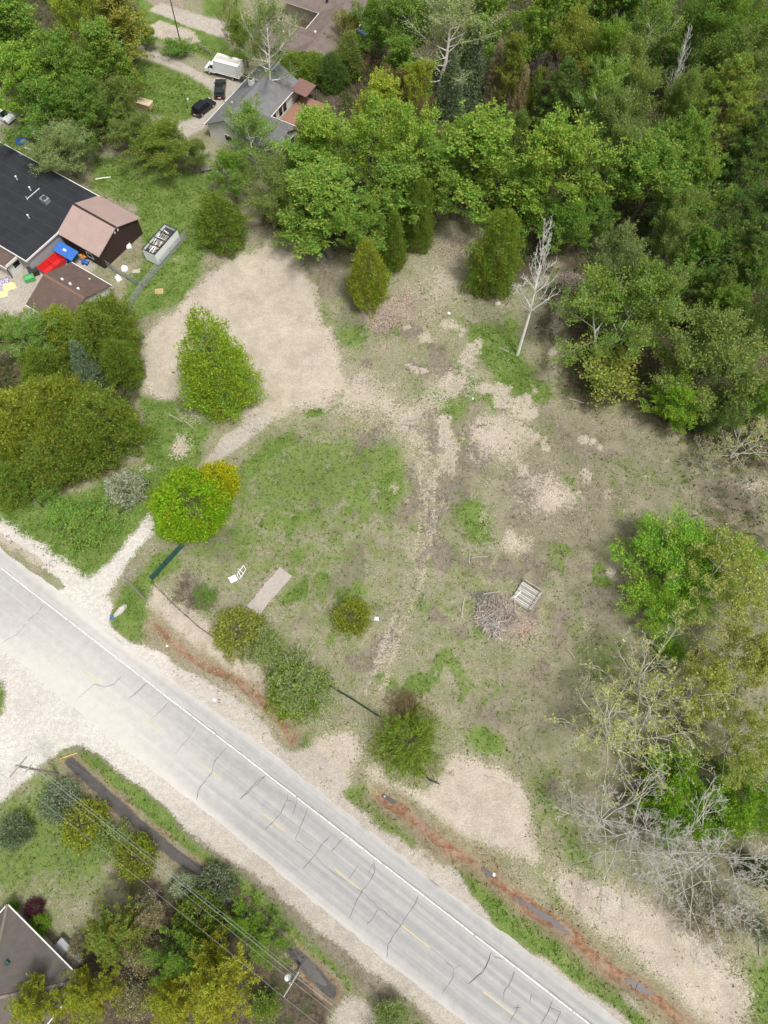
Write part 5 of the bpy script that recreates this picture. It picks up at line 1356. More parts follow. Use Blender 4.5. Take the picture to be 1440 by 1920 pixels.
cabp = [(1.5, .5), (1.5, 2.15), (2.25, 2.2), (2.75, 1.4), (3.5, 1.2), (3.65, 1.0), (3.65, .5)]
MB().extrude(cabp, -.98, .98).build('cab', M['white_paint'], o, bevel=.08)
for s in (-1, 1):
    MB().add([(1.75, s * .995, 1.45), (2.6, s * .995, 1.45), (2.2, s * .995, 2.05), (1.75, s * .995, 2.05)], [(0, 1, 2, 3) if s < 0 else (3, 2, 1, 0)]).build('side_window', M['glass'], o)
    MB().box(2.5, 2.62, s * 1.15 - .1, s * 1.15 + .1, 1.45, 1.75).build('mirror', M['dark_metal'], o)
    MB().box(3.6, 3.67, s * .72 - .17, s * .72 + .17, .78, .95).build('headlight', M['clear_lens'], o)
    MB().box(-3.5, -3.44, s * .95 - .1, s * .95 + .1, .6, .8).build('tail_light', M['red_lens'], o)
    wheel(o, 2.75, s * .86, .38); wheel(o, -2.0, s * .86, .38, .34)
MB().add([(2.32, -.82, 2.13), (2.78, -.86, 1.42), (2.78, .86, 1.42), (2.32, .82, 2.13)], [(0, 1, 2, 3)]).build('windscreen', M['glass'], o, loc=(.03, 0, .03))
MB().box(-3.4, 3.4, -.45, .45, .5, .8).build('chassis', M['dark_metal'], o)
MB().box(-4.15, -3.5, -1.05, 1.05, .55, .66).build('tail_step', M['dark_metal'], o)
MB().box(-3.47, -3.455, -1.0, 1.0, .95, 3.0).build('rear_door', M['white_paint'], o)
# car just showing on the left edge
g = G(8, 222)
o = empty('white_car', (*g, .02), math.radians(-30), 'white car on the gravel lane at the left edge', 'car')
MB().extrude([(-2.2, .4), (-2.1, .9), (1.0, .95), (2.1, .8), (2.2, .4), (2.0, .28), (-2.0, .28)], -.9, .9).build('body', M['white_paint'], o, bevel=.07)
MB().add([(-1.7, -.82, .9), (1.0, -.82, .9), (1.0, .82, .9), (-1.7, .82, .9), (-1.2, -.65, 1.45), (.3, -.65, 1.45), (.3, .65, 1.45), (-1.2, .65, 1.45)], [(3, 2, 1, 0), (4, 5, 6, 7), (0, 1, 5, 4), (1, 2, 6, 5), (2, 3, 7, 6), (3, 0, 4, 7)]).build('cabin', M['glass'], o, bevel=.05)
MB().box(-1.15, .25, -.6, .6, 1.45, 1.48).build('roof', M['white_paint'], o)
for s in (-1, 1):
    for x in (-1.35, 1.35): wheel(o, x, s * .8, .33)
# ------------------------------------------------------------------ poles and wires
def crossarm_pole(name, base, top, label, arm_ang, arms, h, trafo=False):
    o = empty(name, (*base, gz1(*base)), arm_ang, label, 'utility pole')
    MB().cone((0, 0, -.3), (0, 0, h), .17, .11, 10).build('pole', M['pole_wood'], o, smooth=False)
    for z, l in arms:
        a = MB().box(-.06 + .16, .06 + .16, -l / 2, l / 2, z - .06, z + .06).build('crossarm', M['wood'], o)
        for y in (-l / 2 + .1, 0 if z < h - .1 else .35, l / 2 - .1):
            MB().cone((.16, y, z + .06), (.16, y, z + .26), .05, .03, 8).build('insulator', M['white'], a)
    if trafo:
        t = MB().cone((-.45, 0, h - 2.2), (-.45, 0, h - 1.2), .28, .28, 12).build('transformer', M['white'], o)
        MB().cone((-.45, 0, h - 1.2), (-.45, 0, h - 1.1), .28, .12, 12).build('lid', M['white'], t)
    return o
H1 = 11.0
pa = G(108, 1452)
pb = G(543, 1845, 10.8)
WA = math.atan2(pb[1] - pa[1], pb[0] - pa[0])
crossarm_pole('utility_pole', pa, None, 'grey wooden utility pole at the gravel side-road corner', WA, ((H1 - .25, 2.4), (H1 - 2.6, 1.0)), H1)
crossarm_pole('utility_pole', pb, None, 'utility pole carrying a pale transformer at the bottom edge', WA, ((H1 - .25, 2.4), (H1 - 2.6, 1.0)), H1, True)
wd = unit(pb - pa); wn = np.array([-wd[1], wd[0]])
pc = pb + wd * 42
def wire(off, z, r, label, sag=.55):
    mb = MB()
    for p, q, n_ in ((pa, pb, 26), (pb, pc, 20)):
        prev = None
        for i in range(n_ + 1):
            t = i / n_
            xy = p + (q - p) * t + wn * off + wd * .16
            pt = (xy[0], xy[1], z - sag * 4 * t * (1 - t))
            if prev: mb.cone(prev, pt, r, r, 5)
            prev = pt
    tag(mb.build('overhead_wire', M['wire']), label, 'wire', 'overhead wires')
wire(-1.1, H1, .014, 'overhead wire on the house side, farthest from the road')
wire(.35, H1, .014, 'middle overhead wire of the top three')
wire(1.1, H1, .014, 'overhead wire nearest the road')
wire(.42, H1 - 2.35, .024, 'thick lower bundled cable along the poles', .75)
g = G(272, 1124)
o = empty('service_pole', (*g, gz1(*g)), .6, 'short grey pole beside the driveway mouth', 'utility pole')
MB().cone((0, 0, -.3), (0, 0, 9.2), .15, .1, 10).build('pole', M['pole_wood'], o)
MB().beam((0, 0, 8.3), (1.1, .3, 8.9), .09).build('bracket', M['steel'], o)
MB().cone((0, 0, 9.2), (0, 0, 9.26), .12, .12, 10).build('cap', M['steel'], o)
g = G(338, 78)
o = empty('thin_pole', (*g, 0), 0, 'thin dark pole beside the oval sand patch', 'utility pole')
MB().cone((0, 0, -.3), (0, 0, 9.5), .12, .08, 8).build('pole', M['dark_metal'], o)
MB().cone((0, 0, 9.5), (0, 0, 9.6), .1, .05, 8).build('cap', M['dark_metal'], o)
g = G(352, 204)
o = empty('garden_lamp', (*g, 0), .4, 'black garden lamp post with two heads on the house lawn', 'lamp post')
MB().cone((0, 0, -.2), (0, 0, 2.9), .06, .05, 8).build('post', M['dark_metal'], o)
for s, z in ((-1, 2.9), (1, 1.7)):
    MB().beam((0, 0, z), (s * .4, 0, z), .05).build('arm', M['dark_metal'], o)
    MB().cone((s * .4, 0, z - .2), (s * .4, 0, z + .12), .1, .17, 8).build('lamp_head', M['white'] if s > 0 else M['dark_metal'], o)
# ------------------------------------------------------------------ fences
def fence(name, pts, h, label, m, post='steel', step=2.2, sp=.16, wr=.011, top=True, lean=0):
    q = GP(pts)
    o = empty(name, (*q[0], gz1(*q[0])), 0, label, 'fence')
    zz = gz1(*q[0])
    W = MB()
    for a, b_ in zip(q[:-1], q[1:]):
        Ln = np.hypot(*(b_ - a)); d = (b_ - a) / Ln
        n_ = max(1, int(round(Ln / step)))
        for i in range(n_ + (1 if b_ is q[-1] or True else 0)):
            p = a + d * Ln * i / n_ - q[0]
            z = gz1(*(p + q[0])) - zz
            MB().cone((p[0], p[1], z - .2), (p[0] + lean, p[1], z + h + .08), .04, .035, 6).build('post', M[post], o)
        k = int((Ln + h) / sp)
        for i in range(k):
            for sgn in (1, -1):
                u0 = i * sp - (h if sgn > 0 else 0)
                u1 = u0 + h * sgn if sgn > 0 else u0 - h
                z0, z1 = .03, h
                lo, hi = min(u0, u1), max(u0, u1)
                if hi <= 0 or lo >= Ln: continue
                def cl(u): return (u - u0) / (u1 - u0)
                ua, ub = min(max(u0, 0), Ln), min(max(u1, 0), Ln)
                za, zb_ = z0 + (z1 - z0) * cl(ua), z0 + (z1 - z0) * cl(ub)
                A_, B_ = a + d * ua - q[0], a + d * ub - q[0]
                gz0 = gz1(*(a + d * (ua + ub) / 2)) - zz
                W.cone((A_[0] + lean * za, A_[1], za + gz0), (B_[0] + lean * zb_, B_[1], zb_ + gz0), wr, wr, 3)
        if top:
            A_, B_ = a - q[0], b_ - q[0]
            MB().cone((A_[0] + lean * h, A_[1], h + .02), (B_[0] + lean * h, B_[1], h + .02), .025, .025, 6).build('top_rail', M[post], o)
    W.build('wire_mesh', m, o)
    return o
CHAIN = M['wire']
fence('chain_link_fence', [(350, 445), (322, 478), (270, 540), (240, 585)], 1.6, 'chain-link fence along the strip of long grass', CHAIN)
fence('chain_link_fence', [(270, 542), (240, 525), (212, 508), (190, 492)], 1.4, 'chain-link fence between the barn and the container yard', CHAIN)
GM = M['dark_green']
fence('green_mesh_fence', [(286, 1088), (312, 1060), (346, 1024)], 1.5, 'dark green mesh fence running to the round tree', GM, 'dark_metal', 2.0, .07, .013, False)
fence('green_mesh_fence', [(618, 1288), (660, 1312), (712, 1346)], 1.3, 'dark green mesh fence between the twiggy bush and the juniper', GM, 'dark_metal', 1.8, .07, .013, False)
fence('green_mesh_fence', [(788, 1446), (806, 1464), (822, 1470)], 1.0, 'short end of green mesh fence below the juniper', GM, 'dark_metal', 1.2, .06, .013, False)
fence('wire_fence', [(290, 1098), (330, 1138), (372, 1176), (400, 1196)], .9, 'low rusty wire fence along the sandy bank', M['rust_brown'], 'rust_brown', 2.4, .2, .008, True)
fence('dark_mesh_fence', [(48, 925), (82, 952)], 1.2, 'short dark mesh fence in front of the cedar clump', M['dark_metal'], 'dark_metal', 1.8, .09, .009, False)
fence('wire_fence', [(225, 965), (258, 935), (282, 905)], 1.0, 'wire fence beside the white flowering shrub', M['dark_metal'], 'dark_metal', 2.2, .16, .008, True)
fq = [G(372, 88), G(395, 104)]
o = empty('rail_fence', (*fq[0], 0), math.atan2(*(fq[1] - fq[0])[::-1]), 'pale split-rail fence beside the white truck', 'fence')
Ln = float(np.hypot(*(fq[1] - fq[0])))
for i in range(4): MB().box(Ln * i / 3 - .07, Ln * i / 3 + .07, -.07, .07, -.2, 1.1).build('post', M['wood'], o)
for z in (.4, .85): MB().beam((0, 0, z), (Ln, 0, z), .08, .1).build('rail', M['wood'], o)
# ------------------------------------------------------------------ yard things
def at(px, py, z=0.0): g = G(px, py); return (g[0], g[1], gz1(*g) + z)
def yard(bx_, by_): return (-65.2 + bx_ * math.cos(A31) - by_ * math.sin(A31), 93.9 + bx_ * math.sin(A31) + by_ * math.cos(A31), 0.0)
o = empty('red_skip', yard(16.75, -5.3), math.radians(56), 'red open skip in the yard beside the black roof', 'skip')
sk = [(-2.1, -1.1), (2.1, -1.1), (2.1, 1.1), (-2.1, 1.1)]
for a, b_ in zip(sk, sk[1:] + sk[:1]): MB().add([(a[0] * .8, a[1] * .8, .1), (b_[0] * .8, b_[1] * .8, .1), (b_[0], b_[1], 1.3), (a[0], a[1], 1.3), (a[0] * .76, a[1] * .74, .1), (b_[0] * .76, b_[1] * .74, .1), (b_[0] * .96, b_[1] * .93, 1.3), (a[0] * .96, a[1] * .93, 1.3)], [(0, 1, 2, 3), (7, 6, 5, 4), (3, 2, 6, 7)]).build('side_panel', M['red'], o)
MB().box(-1.66, 1.66, -.86, .86, 0, .14).build('floor_panel', M['red'], o)
MB().box(-.06, .06, -1.0, 1.0, 1.1, 1.25).build('brace', M['red'], o)
o = empty('covered_boat', yard(16.9, -2.1), math.radians(-31), 'dark green covered boat beside the blue canopy', 'boat')
MB().add([(-1.9, 0, .9), (-1.2, -.75, .85), (1.6, -.7, .8), (1.6, .7, .8), (-1.2, .75, .85), (-1.1, 0, 1.15), (1.5, 0, 1.05), (-1.4, 0, 0), (1.5, -.4, 0), (1.5, .4, 0)], [(0, 1, 5), (1, 2, 6, 5), (5, 6, 3, 4), (0, 5, 4), (0, 7, 8, 2, 1), (4, 3, 9, 7, 0), (2, 8, 9, 3), (2, 3, 6), (7, 9, 8)]).build('hull', mat('green_boat_cover', (.015, .16, .09), .5, .2, 2), o)
o = empty('blue_canopy', yard(17.75, -2.75), math.radians(-31), 'bright blue tarpaulin canopy leaning on the barn', 'canopy')
slab((-2.0, -.9, 1.9), (2.0, -.9, 1.9), (2.0, .9, 2.3), (-2.0, .9, 2.3), .04).build('tarpaulin', M['blue'], o)
for x in (-1.9, 1.9):
    for y in (-.8, .8): MB().beam((x, y, 0), (x, y, 2.0), .06).build('post', M['steel'], o)
MB().box(-.35, .15, -.2, .15, 2.1, 2.3).build('white_patch', M['white'], o)
o = empty('green_bin', at(57, 525), .5, 'bright green lidded bin in the concrete yard', 'bin')
MB().box(-.75, .75, -.5, .5, 0, .8).build('body', M['green'], o, bevel=.05)
MB().add([(-.8, -.55, .8), (.8, -.55, .8), (.8, .55, .8), (-.8, .55, .8), (-.4, 0, 1.0), (.4, 0, 1.0)], [(0, 1, 5, 4), (1, 2, 5), (2, 3, 4, 5), (3, 0, 4)]).build('lid', M['green'], o)
o = empty('dark_bin', at(65, 512), .5, 'dark brown crate behind the bright green bin', 'crate')
MB().box(-.7, .7, -.7, .7, 0, .9).build('body', M['brown_wall'], o, bevel=.03)
MB().box(-.73, .73, -.73, .73, .9, .97).build('lid', M['dark_metal'], o)
def toy(px, py, m, label, rz):
    o = empty('ride_on_toy', at(px, py), rz, label, 'toy')
    MB().box(-.55, .55, -.32, .32, .15, .5).build('body', M[m], o, bevel=.08)
    MB().box(-.45, .0, -.25, .25, .5, .8).build('seat', M[m], o, bevel=.06)
    for x in (-.35, .35):
        for y in (-.34, .34): MB().cone((x, y - .05, .17), (x, y + .05, .17), .17, .17, 10).build('wheel', M['rubber'], o)
toy(157, 484, 'orange', 'orange ride-on toy near the barn corner', .4)
toy(161, 494, 'blue', 'blue ride-on toy near the barn corner', -.2)
toy(128, 489, 'blue', 'blue ride-on toy beside the red skip', 1.0)
def sheetpile(name, px, py, sx, sy, m, label, rz=0, h=.35, cat='tarpaulin'):
    rg = random.Random(int(px * 7 + py))
    nx_, ny_ = 7, 6
    V = []
    for i in range(nx_):
        for j in range(ny_):
            ex = 1 if 0 < i < nx_ - 1 and 0 < j < ny_ - 1 else 0
            V.append(((i / (nx_ - 1) - .5) * sx + rg.gauss(0, .04 * sx), (j / (ny_ - 1) - .5) * sy + rg.gauss(0, .04 * sy), ex * h * rg.uniform(.5, 1) + .02))
    Fc = [(i * ny_ + j, (i + 1) * ny_ + j, (i + 1) * ny_ + j + 1, i * ny_ + j + 1) for i in range(nx_ - 1) for j in range(ny_ - 1)]
    k = len(V)
    V += [(v[0], v[1], -.06) for v in V]
    edge = [i * ny_ for i in range(nx_)] + [(nx_ - 1) * ny_ + j for j in range(1, ny_)] + [i * ny_ + ny_ - 1 for i in range(nx_ - 2, -1, -1)] + [j for j in range(ny_ - 2, 0, -1)]
    Fc += [(edge[(q + 1) % len(edge)], edge[q], edge[q] + k, edge[(q + 1) % len(edge)] + k) for q in range(len(edge))]
    return tag(MB().add(V, Fc).build(name, M[m] if isinstance(m, str) else m, None, at(px, py), rz, True), label, cat)
sheetpile('patterned_blanket', 6, 532, 2.2, 2.4, 'purple', 'purple and white patterned cloth spread on the left edge', .3, .25, 'cloth')
sheetpile('yellow_cloth', 17, 537, 2.0, 1.6, 'yellow', 'pale yellow cloth beside the patterned one', .5, .3, 'cloth')
sheetpile('yellow_cloth', 6, 551, 1.6, 1.2, 'yellow', 'smaller yellow cloth below the pale yellow one', .2, .2, 'cloth')
sheetpile('blue_tarp', 42, 265, 2.2, 1.5, 'blue', 'crumpled blue tarpaulin above the black roof', .2, .5)
sheetpile('blue_tarp', 684, 64, 2.2, 1.9, 'blue', 'bright blue tarpaulin right of the top brown house', .5, 1.1)
sheetpile('white_scrap', 52, 278, 1.2, .6, 'white', 'white scrap sheet beside the crumpled blue tarpaulin', -.5, .2, 'scrap')
sheetpile('white_sack', 234, 505, 1.0, .9, 'white', 'white sack in the grass left of the container', .2, .7, 'sack')
sheetpile('white_sack', 222, 523, .9, 1.1, 'white', 'white sack nearest the shed', .7, .7, 'sack')
sheetpile('cardboard_scrap', 255, 508, 1.3, .8, 'beige_wall', 'torn cardboard in the grass below the container', .2, .12, 'scrap')
sheetpile('white_sack', 240, 462, 1.0, .9, 'white', 'pale sack against the barn wall', .2, .8, 'sack')
o = empty('plywood_box', at(270, 198), math.radians(-18), 'pale plywood box on the house lawn by the trees', 'box')
MB().box(-1.6, 1.6, -.75, .75, 0, .8).build('body', M['new_wood'], o)
MB().box(-1.65, 1.65, -.8, .8, .8, .86).build('lid', mat('pale_ply', (.6, .5, .34), .8, .15, 2), o)
o = empty('wooden_pallet', at(299, 547), .15, 'small yellowish pallet in the long grass', 'pallet')
for y in (-.45, 0, .45): MB().box(-.6, .6, y - .05, y + .05, 0, .1).build('bearer', M['new_wood'], o)
for i in range(6): MB().box(-.6 + i * .21, -.6 + i * .21 + .14, -.5, .5, .1, .13).build('slat', M['new_wood'], o)
for i, (px, py, l, a, mm, lab) in enumerate(((194, 335, 2.6, .25, 'white', 'white pipe lying on the back lawn'), (355, 797, 2.0, -.62, 'wood', 'pale plank lying on the grass below the sand'), (330, 785, 2.4, -.5, 'wood', 'pale log end beside the sandy bank'),
        (945, 657, 1.6, -.5, 'wood', 'pale plank left of the leafless birch'), (1080, 752, 2.2, -.3, 'wood', 'grey branch lying at the forest edge'), (880, 1045, 1.9, 1.5, 'wood', 'short post lying in the middle of the field'),
        (900, 1045, 2.2, .1, 'wood', 'pale stick lying beside the post in the field'), (920, 1114, 2.2, .2, 'wood', 'grey plank on top of the brush heap'), (1070, 1226, 1.4, -.9, 'wood', 'pale stick right of the brush heap'), (1423, 1770, 2.2, 1.4, 'wood', 'pale log on the lower right edge'), (1236, 1225, 2.0, .35, 'wood', 'curved pale log left of the dark log stack'), (868, 1140, 2.6, 1.45, 'twig', 'thin dark branch left of the brush heap'))):
    mb = MB().cone((-l / 2, 0, .1), (0, .04, .12), .1, .1, 7).cone((0, .04, .12), (l / 2, 0, .1), .1, .07, 7)
    z = .45 if 'on top' in lab else 0
    tag(mb.build('log' if 'log' in lab else ('pipe' if 'pipe' in lab else ('plank' if 'plank' in lab else 'stick')), M[mm], None, at(px, py, z - .02), a), lab, 'pipe' if 'pipe' in lab else 'wood')
# concrete slabs by the trees
o = empty('garden_bench', at(388, 320), .3, 'grey bench with two planks at the edge of the back lawn', 'bench')
for y in (-.2, .2): MB().box(-.9, .9, y - .15, y + .15, .42, .5).build('seat_plank', M['steel'], o)
for x in (-.7, .7): MB().box(x - .08, x + .08, -.35, .35, 0, .42).build('leg', M['dark_metal'], o)
# white overturned swing seat
o = empty('garden_swing', at(446, 1080), .6, 'white plastic seat with a white tube frame lying on the lawn', 'garden chair')
MB().add([(-1.2, -.5, .06), (-.2, -.5, .06), (-.2, .35, .06), (-1.2, .35, .06), (-1.2, -.5, .3), (-.2, -.5, .14), (-.2, .35, .14), (-1.2, .35, .3)], [(3, 2, 1, 0), (4, 5, 6, 7), (0, 1, 5, 4), (1, 2, 6, 5), (2, 3, 7, 6), (3, 0, 4, 7)]).build('seat', M['white'], o, bevel=.05)
for a, b_ in (((0, -.5, .1), (1.3, .2, .1)), ((0, .2, .1), (1.3, .9, .1)), ((.3, -.4, .1), (.3, .4, .55)), ((1.3, .2, .1), (1.3, .9, .1)), ((.8, -.2, .1), (.5, .7, .5)), ((0, -.5, .1), (0, .2, .1))):
    MB().cone(a, b_, .045, .045, 6).build('tube', M['white'], o)
# deck of weathered planks
o = empty('timber_platform', at(985, 1119), math.radians(-33), 'weathered grey plank platform with a rail beside the brush heap', 'platform')
rr = random.Random(3)
for i in range(12):
    y = -1.26 + i * .21
    MB().box(-1.15 + rr.uniform(-.06, .03), 1.1 + rr.uniform(-.03, .05), y, y + .155, .34 + rr.uniform(0, .02), .385 + rr.uniform(0, .02)).build('plank', M['bleached'] if i % 3 else M['wood'], o, rz=rr.gauss(0, .008))
for x in (-1.0, 0, 1.0): MB().box(x - .05, x + .05, -1.2, 1.25, -.1, .335).build('joist', M['wood'], o)
for x in (-1.1, 1.15): MB().beam((x, 1.3, -.1), (x, 1.3, 1.1), .1).build('rail_post', M['wood'], o)
MB().beam((1.2, -1.2, -.1), (1.2, -1.2, 1.1), .1).build('rail_post', M['wood'], o)
MB().beam((-1.15, 1.3, 1.08), (1.2, 1.3, 1.08), .12, .06).build('rail', M['wood'], o)
MB().beam((1.2, 1.24, 1.08), (1.2, -1.25, 1.08), .12, .06).build('rail', M['wood'], o)
MB().beam((-.9, -.9, .46), (-.7, .1, .46), .12, .05).build('loose_board', M['trim'], o)
o.scale = (1.2, 1.2, 1.0)
def heap(name, px, py, rx, ry, h, n, label, m, seed, cat, lmin=.6, lmax=1.9, r=.022):
    rg = rng_(seed); S = []
    for i in range(n):
        a = rg.random() * 6.28; q = rg.random() ** .6
        x, y = math.cos(a) * q * rx, math.sin(a) * q * ry
        z = h * (1 - q * q) * rg.random() + .04
        d = unit(np.array([rg.normal(), rg.normal(), rg.normal() * .22])); l = rg.uniform(lmin, lmax) / 2
        p, e = np.array([x, y, z]) - d * l, np.array([x, y, z]) + d * l
        p[2], e[2] = max(p[2], .0), max(e[2], .02)
        S.append((p, e, r * rg.uniform(.6, 1.6), r * .5))
    v, q = cones(S)
    me = fast_mesh(name, v, q); me.materials.append(m)
    return tag(mobj(name, me, None, None, at(px, py), 0), label, cat)
heap('brush_heap', 930, 1152, 2.8, 2.4, 1.1, 420, 'heap of dry cut branches beside the weathered platform', M['twig'], 5, 'brush heap', .9, 2.6, .05)
heap('brush_heap', 925, 1165, 1.6, 1.9, 1.2, 110, 'pale bleached branches lying on top of the brush heap', M['rock'], 15, 'brush heap', 1.0, 2.6, .05)
heap('brush_heap', 908, 1122, 1.6, .8, .5, 120, 'small spill of pale branches above the brush heap', M['wood'], 6, 'brush heap', .6, 2.0, .035)
heap('brush_heap', 1070, 530, 2.2, 2.0, .8, 420, 'heap of dark branches behind the leafless birch', M['twig'], 7, 'brush heap')
o = empty('log_stack', at(1310, 1232), math.radians(32), 'stack of dark cut logs under the yellow-budded tree', 'log stack')
rr = random.Random(12)
for k, row in enumerate((5, 4, 3)):
    for i in range(row): MB().cone((-.05 + (i - row / 2) * .36 + .18, -.55 + rr.gauss(0, .05), .16 + k * .3), (-.05 + (i - row / 2) * .36 + .18, .55, .16 + k * .3), .17, .17, 9).build('log', M['dark_metal'] if rr.random() < .5 else M['rust_brown'], o)
# rubble by the broad cedar
def stone(name, px, py, sx, sy, sz, m, label, rz, cat='stone', seed=0):
    rg = rng_(int(px + py * 3) + seed)
    nl, nm = 7, 10
    V = [(0, 0, -sz * .6)]
    for i in range(1, nl):
        ph = math.pi * i / nl - math.pi / 2
        for j in range(nm):
            th = 2 * math.pi * j / nm
            k = rg.uniform(.82, 1.12)
            V.append((math.cos(ph) ** .7 * math.cos(th) * sx * k / 2, math.cos(ph) ** .7 * math.sin(th) * sy * k / 2, math.sin(ph) * sz * .6 * k))
    V.append((0, 0, sz * .6))
    Fc = [(0, 1 + (j + 1) % nm, 1 + j) for j in range(nm)]
    for i in range(nl - 2): Fc += [(1 + i * nm + j, 1 + i * nm + (j + 1) % nm, 1 + (i + 1) * nm + (j + 1) % nm, 1 + (i + 1) * nm + j) for j in range(nm)]
    e = len(V) - 1
    Fc += [(e, 1 + (nl - 2) * nm + j, 1 + (nl - 2) * nm + (j + 1) % nm) for j in range(nm)]
    return tag(MB().add(V, Fc).build(name, M[m], None, at(px, py, sz * .25), rz), label, cat)
stone('boulder', 226, 1146, 2.0, .8, .7, 'rock', 'long pale boulder on the verge at the driveway mouth', .95)
stone('boulder', 100, 1057, 1.1, .9, .6, 'rock', 'pale boulder at the end of the roadside bank', .2)
stone('stone', 83, 1063, .8, .5, .35, 'rock', 'small pale stone left of the bank-end boulder', .5)
stone('stone', 933, 570, 1.1, .8, .5, 'concrete', 'grey concrete lump at the foot of the broad cedar', .3)
stone('stone', 210, 1158, .6, .5, .3, 'blue', 'blue-painted stone beside the long boulder', .3)
for i, (dx, dy, a, l) in enumerate(((0, 0, 1.2, 1.5), (8, -4, 1.0, 1.3), (14, -2, 1.4, 1.2), (4, 6, .9, 1.4), (-8, 3, 1.3, 1.1), (20, -8, 1.1, 1.3))):
    tag(MB().box(-l / 2, l / 2, -.14, .14, 0, .07).build('scrap_board', M['wood'], None, at(962 + dx, 543 + dy, .02 + .06 * i), a), 'grey scrap board in the small pile beside the broad cedar, ' + ('nearest the cedar', 'second from the cedar', 'third from the cedar', 'lowest of the pile', 'left end of the pile', 'right end of the pile')[i], 'board', 'scrap boards beside the broad cedar')
o = empty('yellow_marker_pole', at(127, 1418), .3, 'yellow culvert marker lying on the verge by the utility pole', 'marker')
MB().cone((-.9, 0, .25), (1.1, .1, .5), .05, .05, 6).build('pole', M['yellow_paint'], o)
MB().beam((-.7, 0, -.1), (-.7, 0, .5), .08).build('stub_post', M['rust_brown'], o)
# litter in the rusty ditch and small white scraps
for i, (px, py, s, m, lab) in enumerate(((722, 1493, .35, 'white', 'white carton at the culvert mouth'), (706, 1484, .25, 'orange', 'orange scrap at the culvert mouth'), (928, 1640, .4, 'white', 'white carton in the small grey puddle'), (1169, 1201, .45, 'white', 'white scrap on the thatch right of the field'), (402, 1312, .45, 'white', 'white bag on the gravel shoulder'),
        (312, 1210, .3, 'white', 'white scrap beside the upper end of the rusty ditch'), (978, 1184, .3, 'orange', 'tiny orange scrap below the brush heap'), (886, 748, .3, 'white', 'white scrap in the green patch below the clearing'), (842, 587, .45, 'white', 'white scrap left of the broad cedar'), (706, 1160, .6, 'white', 'grey-white scrap right of the small round shrub'))):
    sheetpile('paper_scrap', px, py, s, s * .8, m, lab, i * .7, .12, 'scrap')
# ------------------------------------------------------------------ stuff: litter flecks, grass, undergrowth
def flecks():
    rg = rng_(77)
    zones = [((1000, 760), (1290, 1010), 420), ((690, 500), (900, 640), 240), ((820, 400), (930, 520), 160), ((560, 430), (700, 560), 90), ((860, 880), (1200, 1060), 260), ((640, 600), (960, 800), 200), ((250, 1180), (420, 1320), 60), ((880, 1040), (1100, 1250), 120)]
    V, Fq = [], []
    for (x0, y0), (x1, y1), n in zones:
        for i in range(n):
            g = G(rg.uniform(x0, x1), rg.uniform(y0, y1))
            l, w_ = rg.uniform(.08, .22) * (2.2 if rg.random() < .06 else 1), rg.uniform(.03, .09)
            a = rg.random() * 3.14
            z = gz1(*g) + .015
            d, e = np.array([math.cos(a), math.sin(a)]) * l, np.array([-math.sin(a), math.cos(a)]) * w_
            k = len(V)
            for s, t in ((-1, -1), (1, -1), (1, 1), (-1, 1)):
                p = g + d * s / 2 + e * t / 2; V.append((*p, z - .03))
            for s, t in ((-1, -1), (1, -1), (1, 1), (-1, 1)):
                p = g + d * s / 2 + e * t / 2; V.append((*p, z + .03 + rg.random() * .04))
            Fq += [(k + 4, k + 5, k + 6, k + 7), (k, k + 1, k + 5, k + 4), (k + 1, k + 2, k + 6, k + 5), (k + 2, k + 3, k + 7, k + 6), (k + 3, k, k + 4, k + 7)]
    me = fast_mesh('debris', V, Fq)
    tag(mobj('debris', me, mat('pale_wood_chip', (.42, .36, .29), .9, .5, .6)), 'scattered pale wood chips and rubble over the clearing', 'debris', None, 'stuff')
flecks()
def tufts(name, n, seed, dens, hmin, hmax, c, label, wid=.09, leafy=LEAF):
    rg = rng_(seed)
    x, y = rg.uniform(-78, 78, n), rg.uniform(-22, 135, n)
    k = rg.random(n) < dens(x, y)
    x, y = x[k], y[k]
    z = gz(x, y)
    m = len(x)
    B = 4
    xx, yy, zz = np.repeat(x, B) + rg.normal(size=m * B) * .09, np.repeat(y, B) + rg.normal(size=m * B) * .09, np.repeat(z, B) - .02
    a = rg.random(m * B) * 6.28
    h = rg.uniform(hmin, hmax, m * B)
    w2 = wid * rg.uniform(.6, 1.3, m * B)
    lx, ly = rg.normal(size=m * B) * h * .5, rg.normal(size=m * B) * h * .5
    V = np.stack([np.stack([xx + np.cos(a) * w2, yy + np.sin(a) * w2, zz], 1), np.stack([xx - np.cos(a) * w2, yy - np.sin(a) * w2, zz], 1), np.stack([xx + lx, yy + ly, zz + h], 1)], 1).reshape(-1, 3)
    me = fast_mesh(name, V, np.arange(len(V)).reshape(-1, 3))
    attr(me, 'rnd', np.repeat(rg.random(m * B), 3)); attr(me, 'clump', np.repeat(np.repeat(rg.random(m), B), 3))
    o = mobj(name, me, leafy); o.color = (*c, .25)
    tag(o, label, 'grass', None, 'stuff')
    return len(V) // 3
def noroad(x, y):
    s, v = road_uv(x, y)
    return ((v < -2.6) | (v > 8.0)).astype(float)
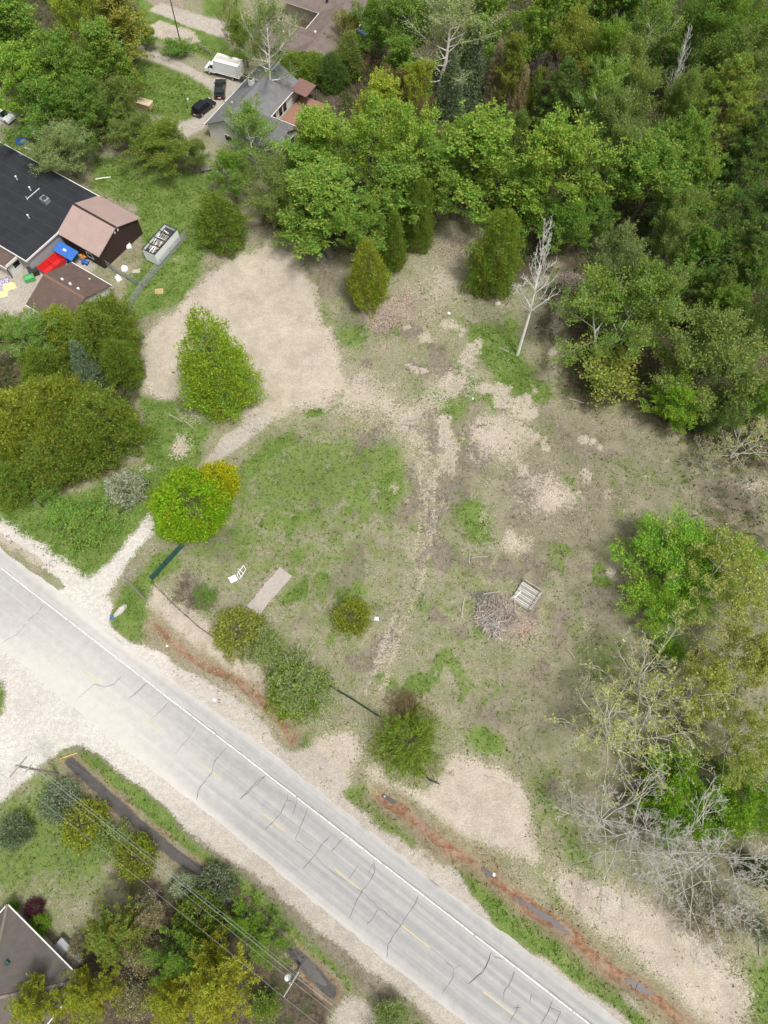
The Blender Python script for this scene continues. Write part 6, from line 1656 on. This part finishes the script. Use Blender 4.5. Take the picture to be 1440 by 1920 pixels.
def d_lush(x, y): return np.clip(mask_at('lush', x, y) * 1.1 - .2, 0, 1) * (1 - mask_at('sand', x, y)) * (1 - mask_at('gravel', x, y)) * (1 - mask_at('rust', x, y)) * noroad(x, y) * np.clip(.2 + 1.4 * fbm(x, y, 2.0, 61), 0, 1)
def d_dry(x, y): return np.clip(1 - mask_at('lush', x, y), 0, 1) * (1 - mask_at('sand', x, y)) ** 2 * (1 - mask_at('gravel', x, y)) ** 2 * (1 - mask_at('rust', x, y)) * (1 - mask_at('litter', x, y)) * noroad(x, y) * (y < 105) * np.clip(fbm(x, y, 1.6, 63) * 1.8 - .5, 0, 1)
def d_weed(x, y): return noroad(x, y) * np.clip(mask_at('sand', x, y) * 4 * (1 - mask_at('sand', x, y)) + .5 * mask_at('gravel', x, y) * 4 * (1 - mask_at('gravel', x, y)), 0, 1) * np.clip(fbm(x, y, 1.2, 65) * 3 - 1.35, 0, 1)
tufts('green_grass', 190000, 101, d_lush, .08, .24, (.125, .195, .032), 'lush green grass on the lawns and verges')
tufts('dry_grass', 240000, 102, d_dry, .05, .2, (.25, .225, .12), 'dry straw-coloured grass over the field', .07)
tufts('weeds', 120000, 103, d_weed, .05, .18, (.07, .12, .022), 'green weeds along the edges of sand and gravel', .08)
def undergrowth():
    rg = rng_(55)
    n = 150000
    x, y = rg.uniform(-75, 100, n), rg.uniform(15, 160, n)
    k = rg.random(n) < mask_at('litter', x, y) ** 2 * np.clip(fbm(x, y, 4, 71) * 3 - .9, 0, 1)
    k &= ~((np.abs(x + 25) < 14) & (y > 105)) & ~((x < -38) & (y > 62) & (y < 105))
    x, y = x[k], y[k]
    z = gz(x, y)
    m = len(x); B = 5
    C = np.stack([np.repeat(x, B), np.repeat(y, B), np.repeat(z, B)], 1) + rg.normal(size=(m * B, 3)) * .25
    C[:, 2] = np.abs(C[:, 2]) + rg.random(m * B) * np.repeat(rg.random(m) ** 2 * 3.5, B) + .05
    me = leaves(rg, C, .32, None, .6, .7, np.repeat(rg.random(m), B))
    o = mobj('undergrowth', me); o.color = (.10, .155, .035, .2)
    tag(o, 'low leafy undergrowth on the forest floor', 'undergrowth', None, 'stuff')
undergrowth()
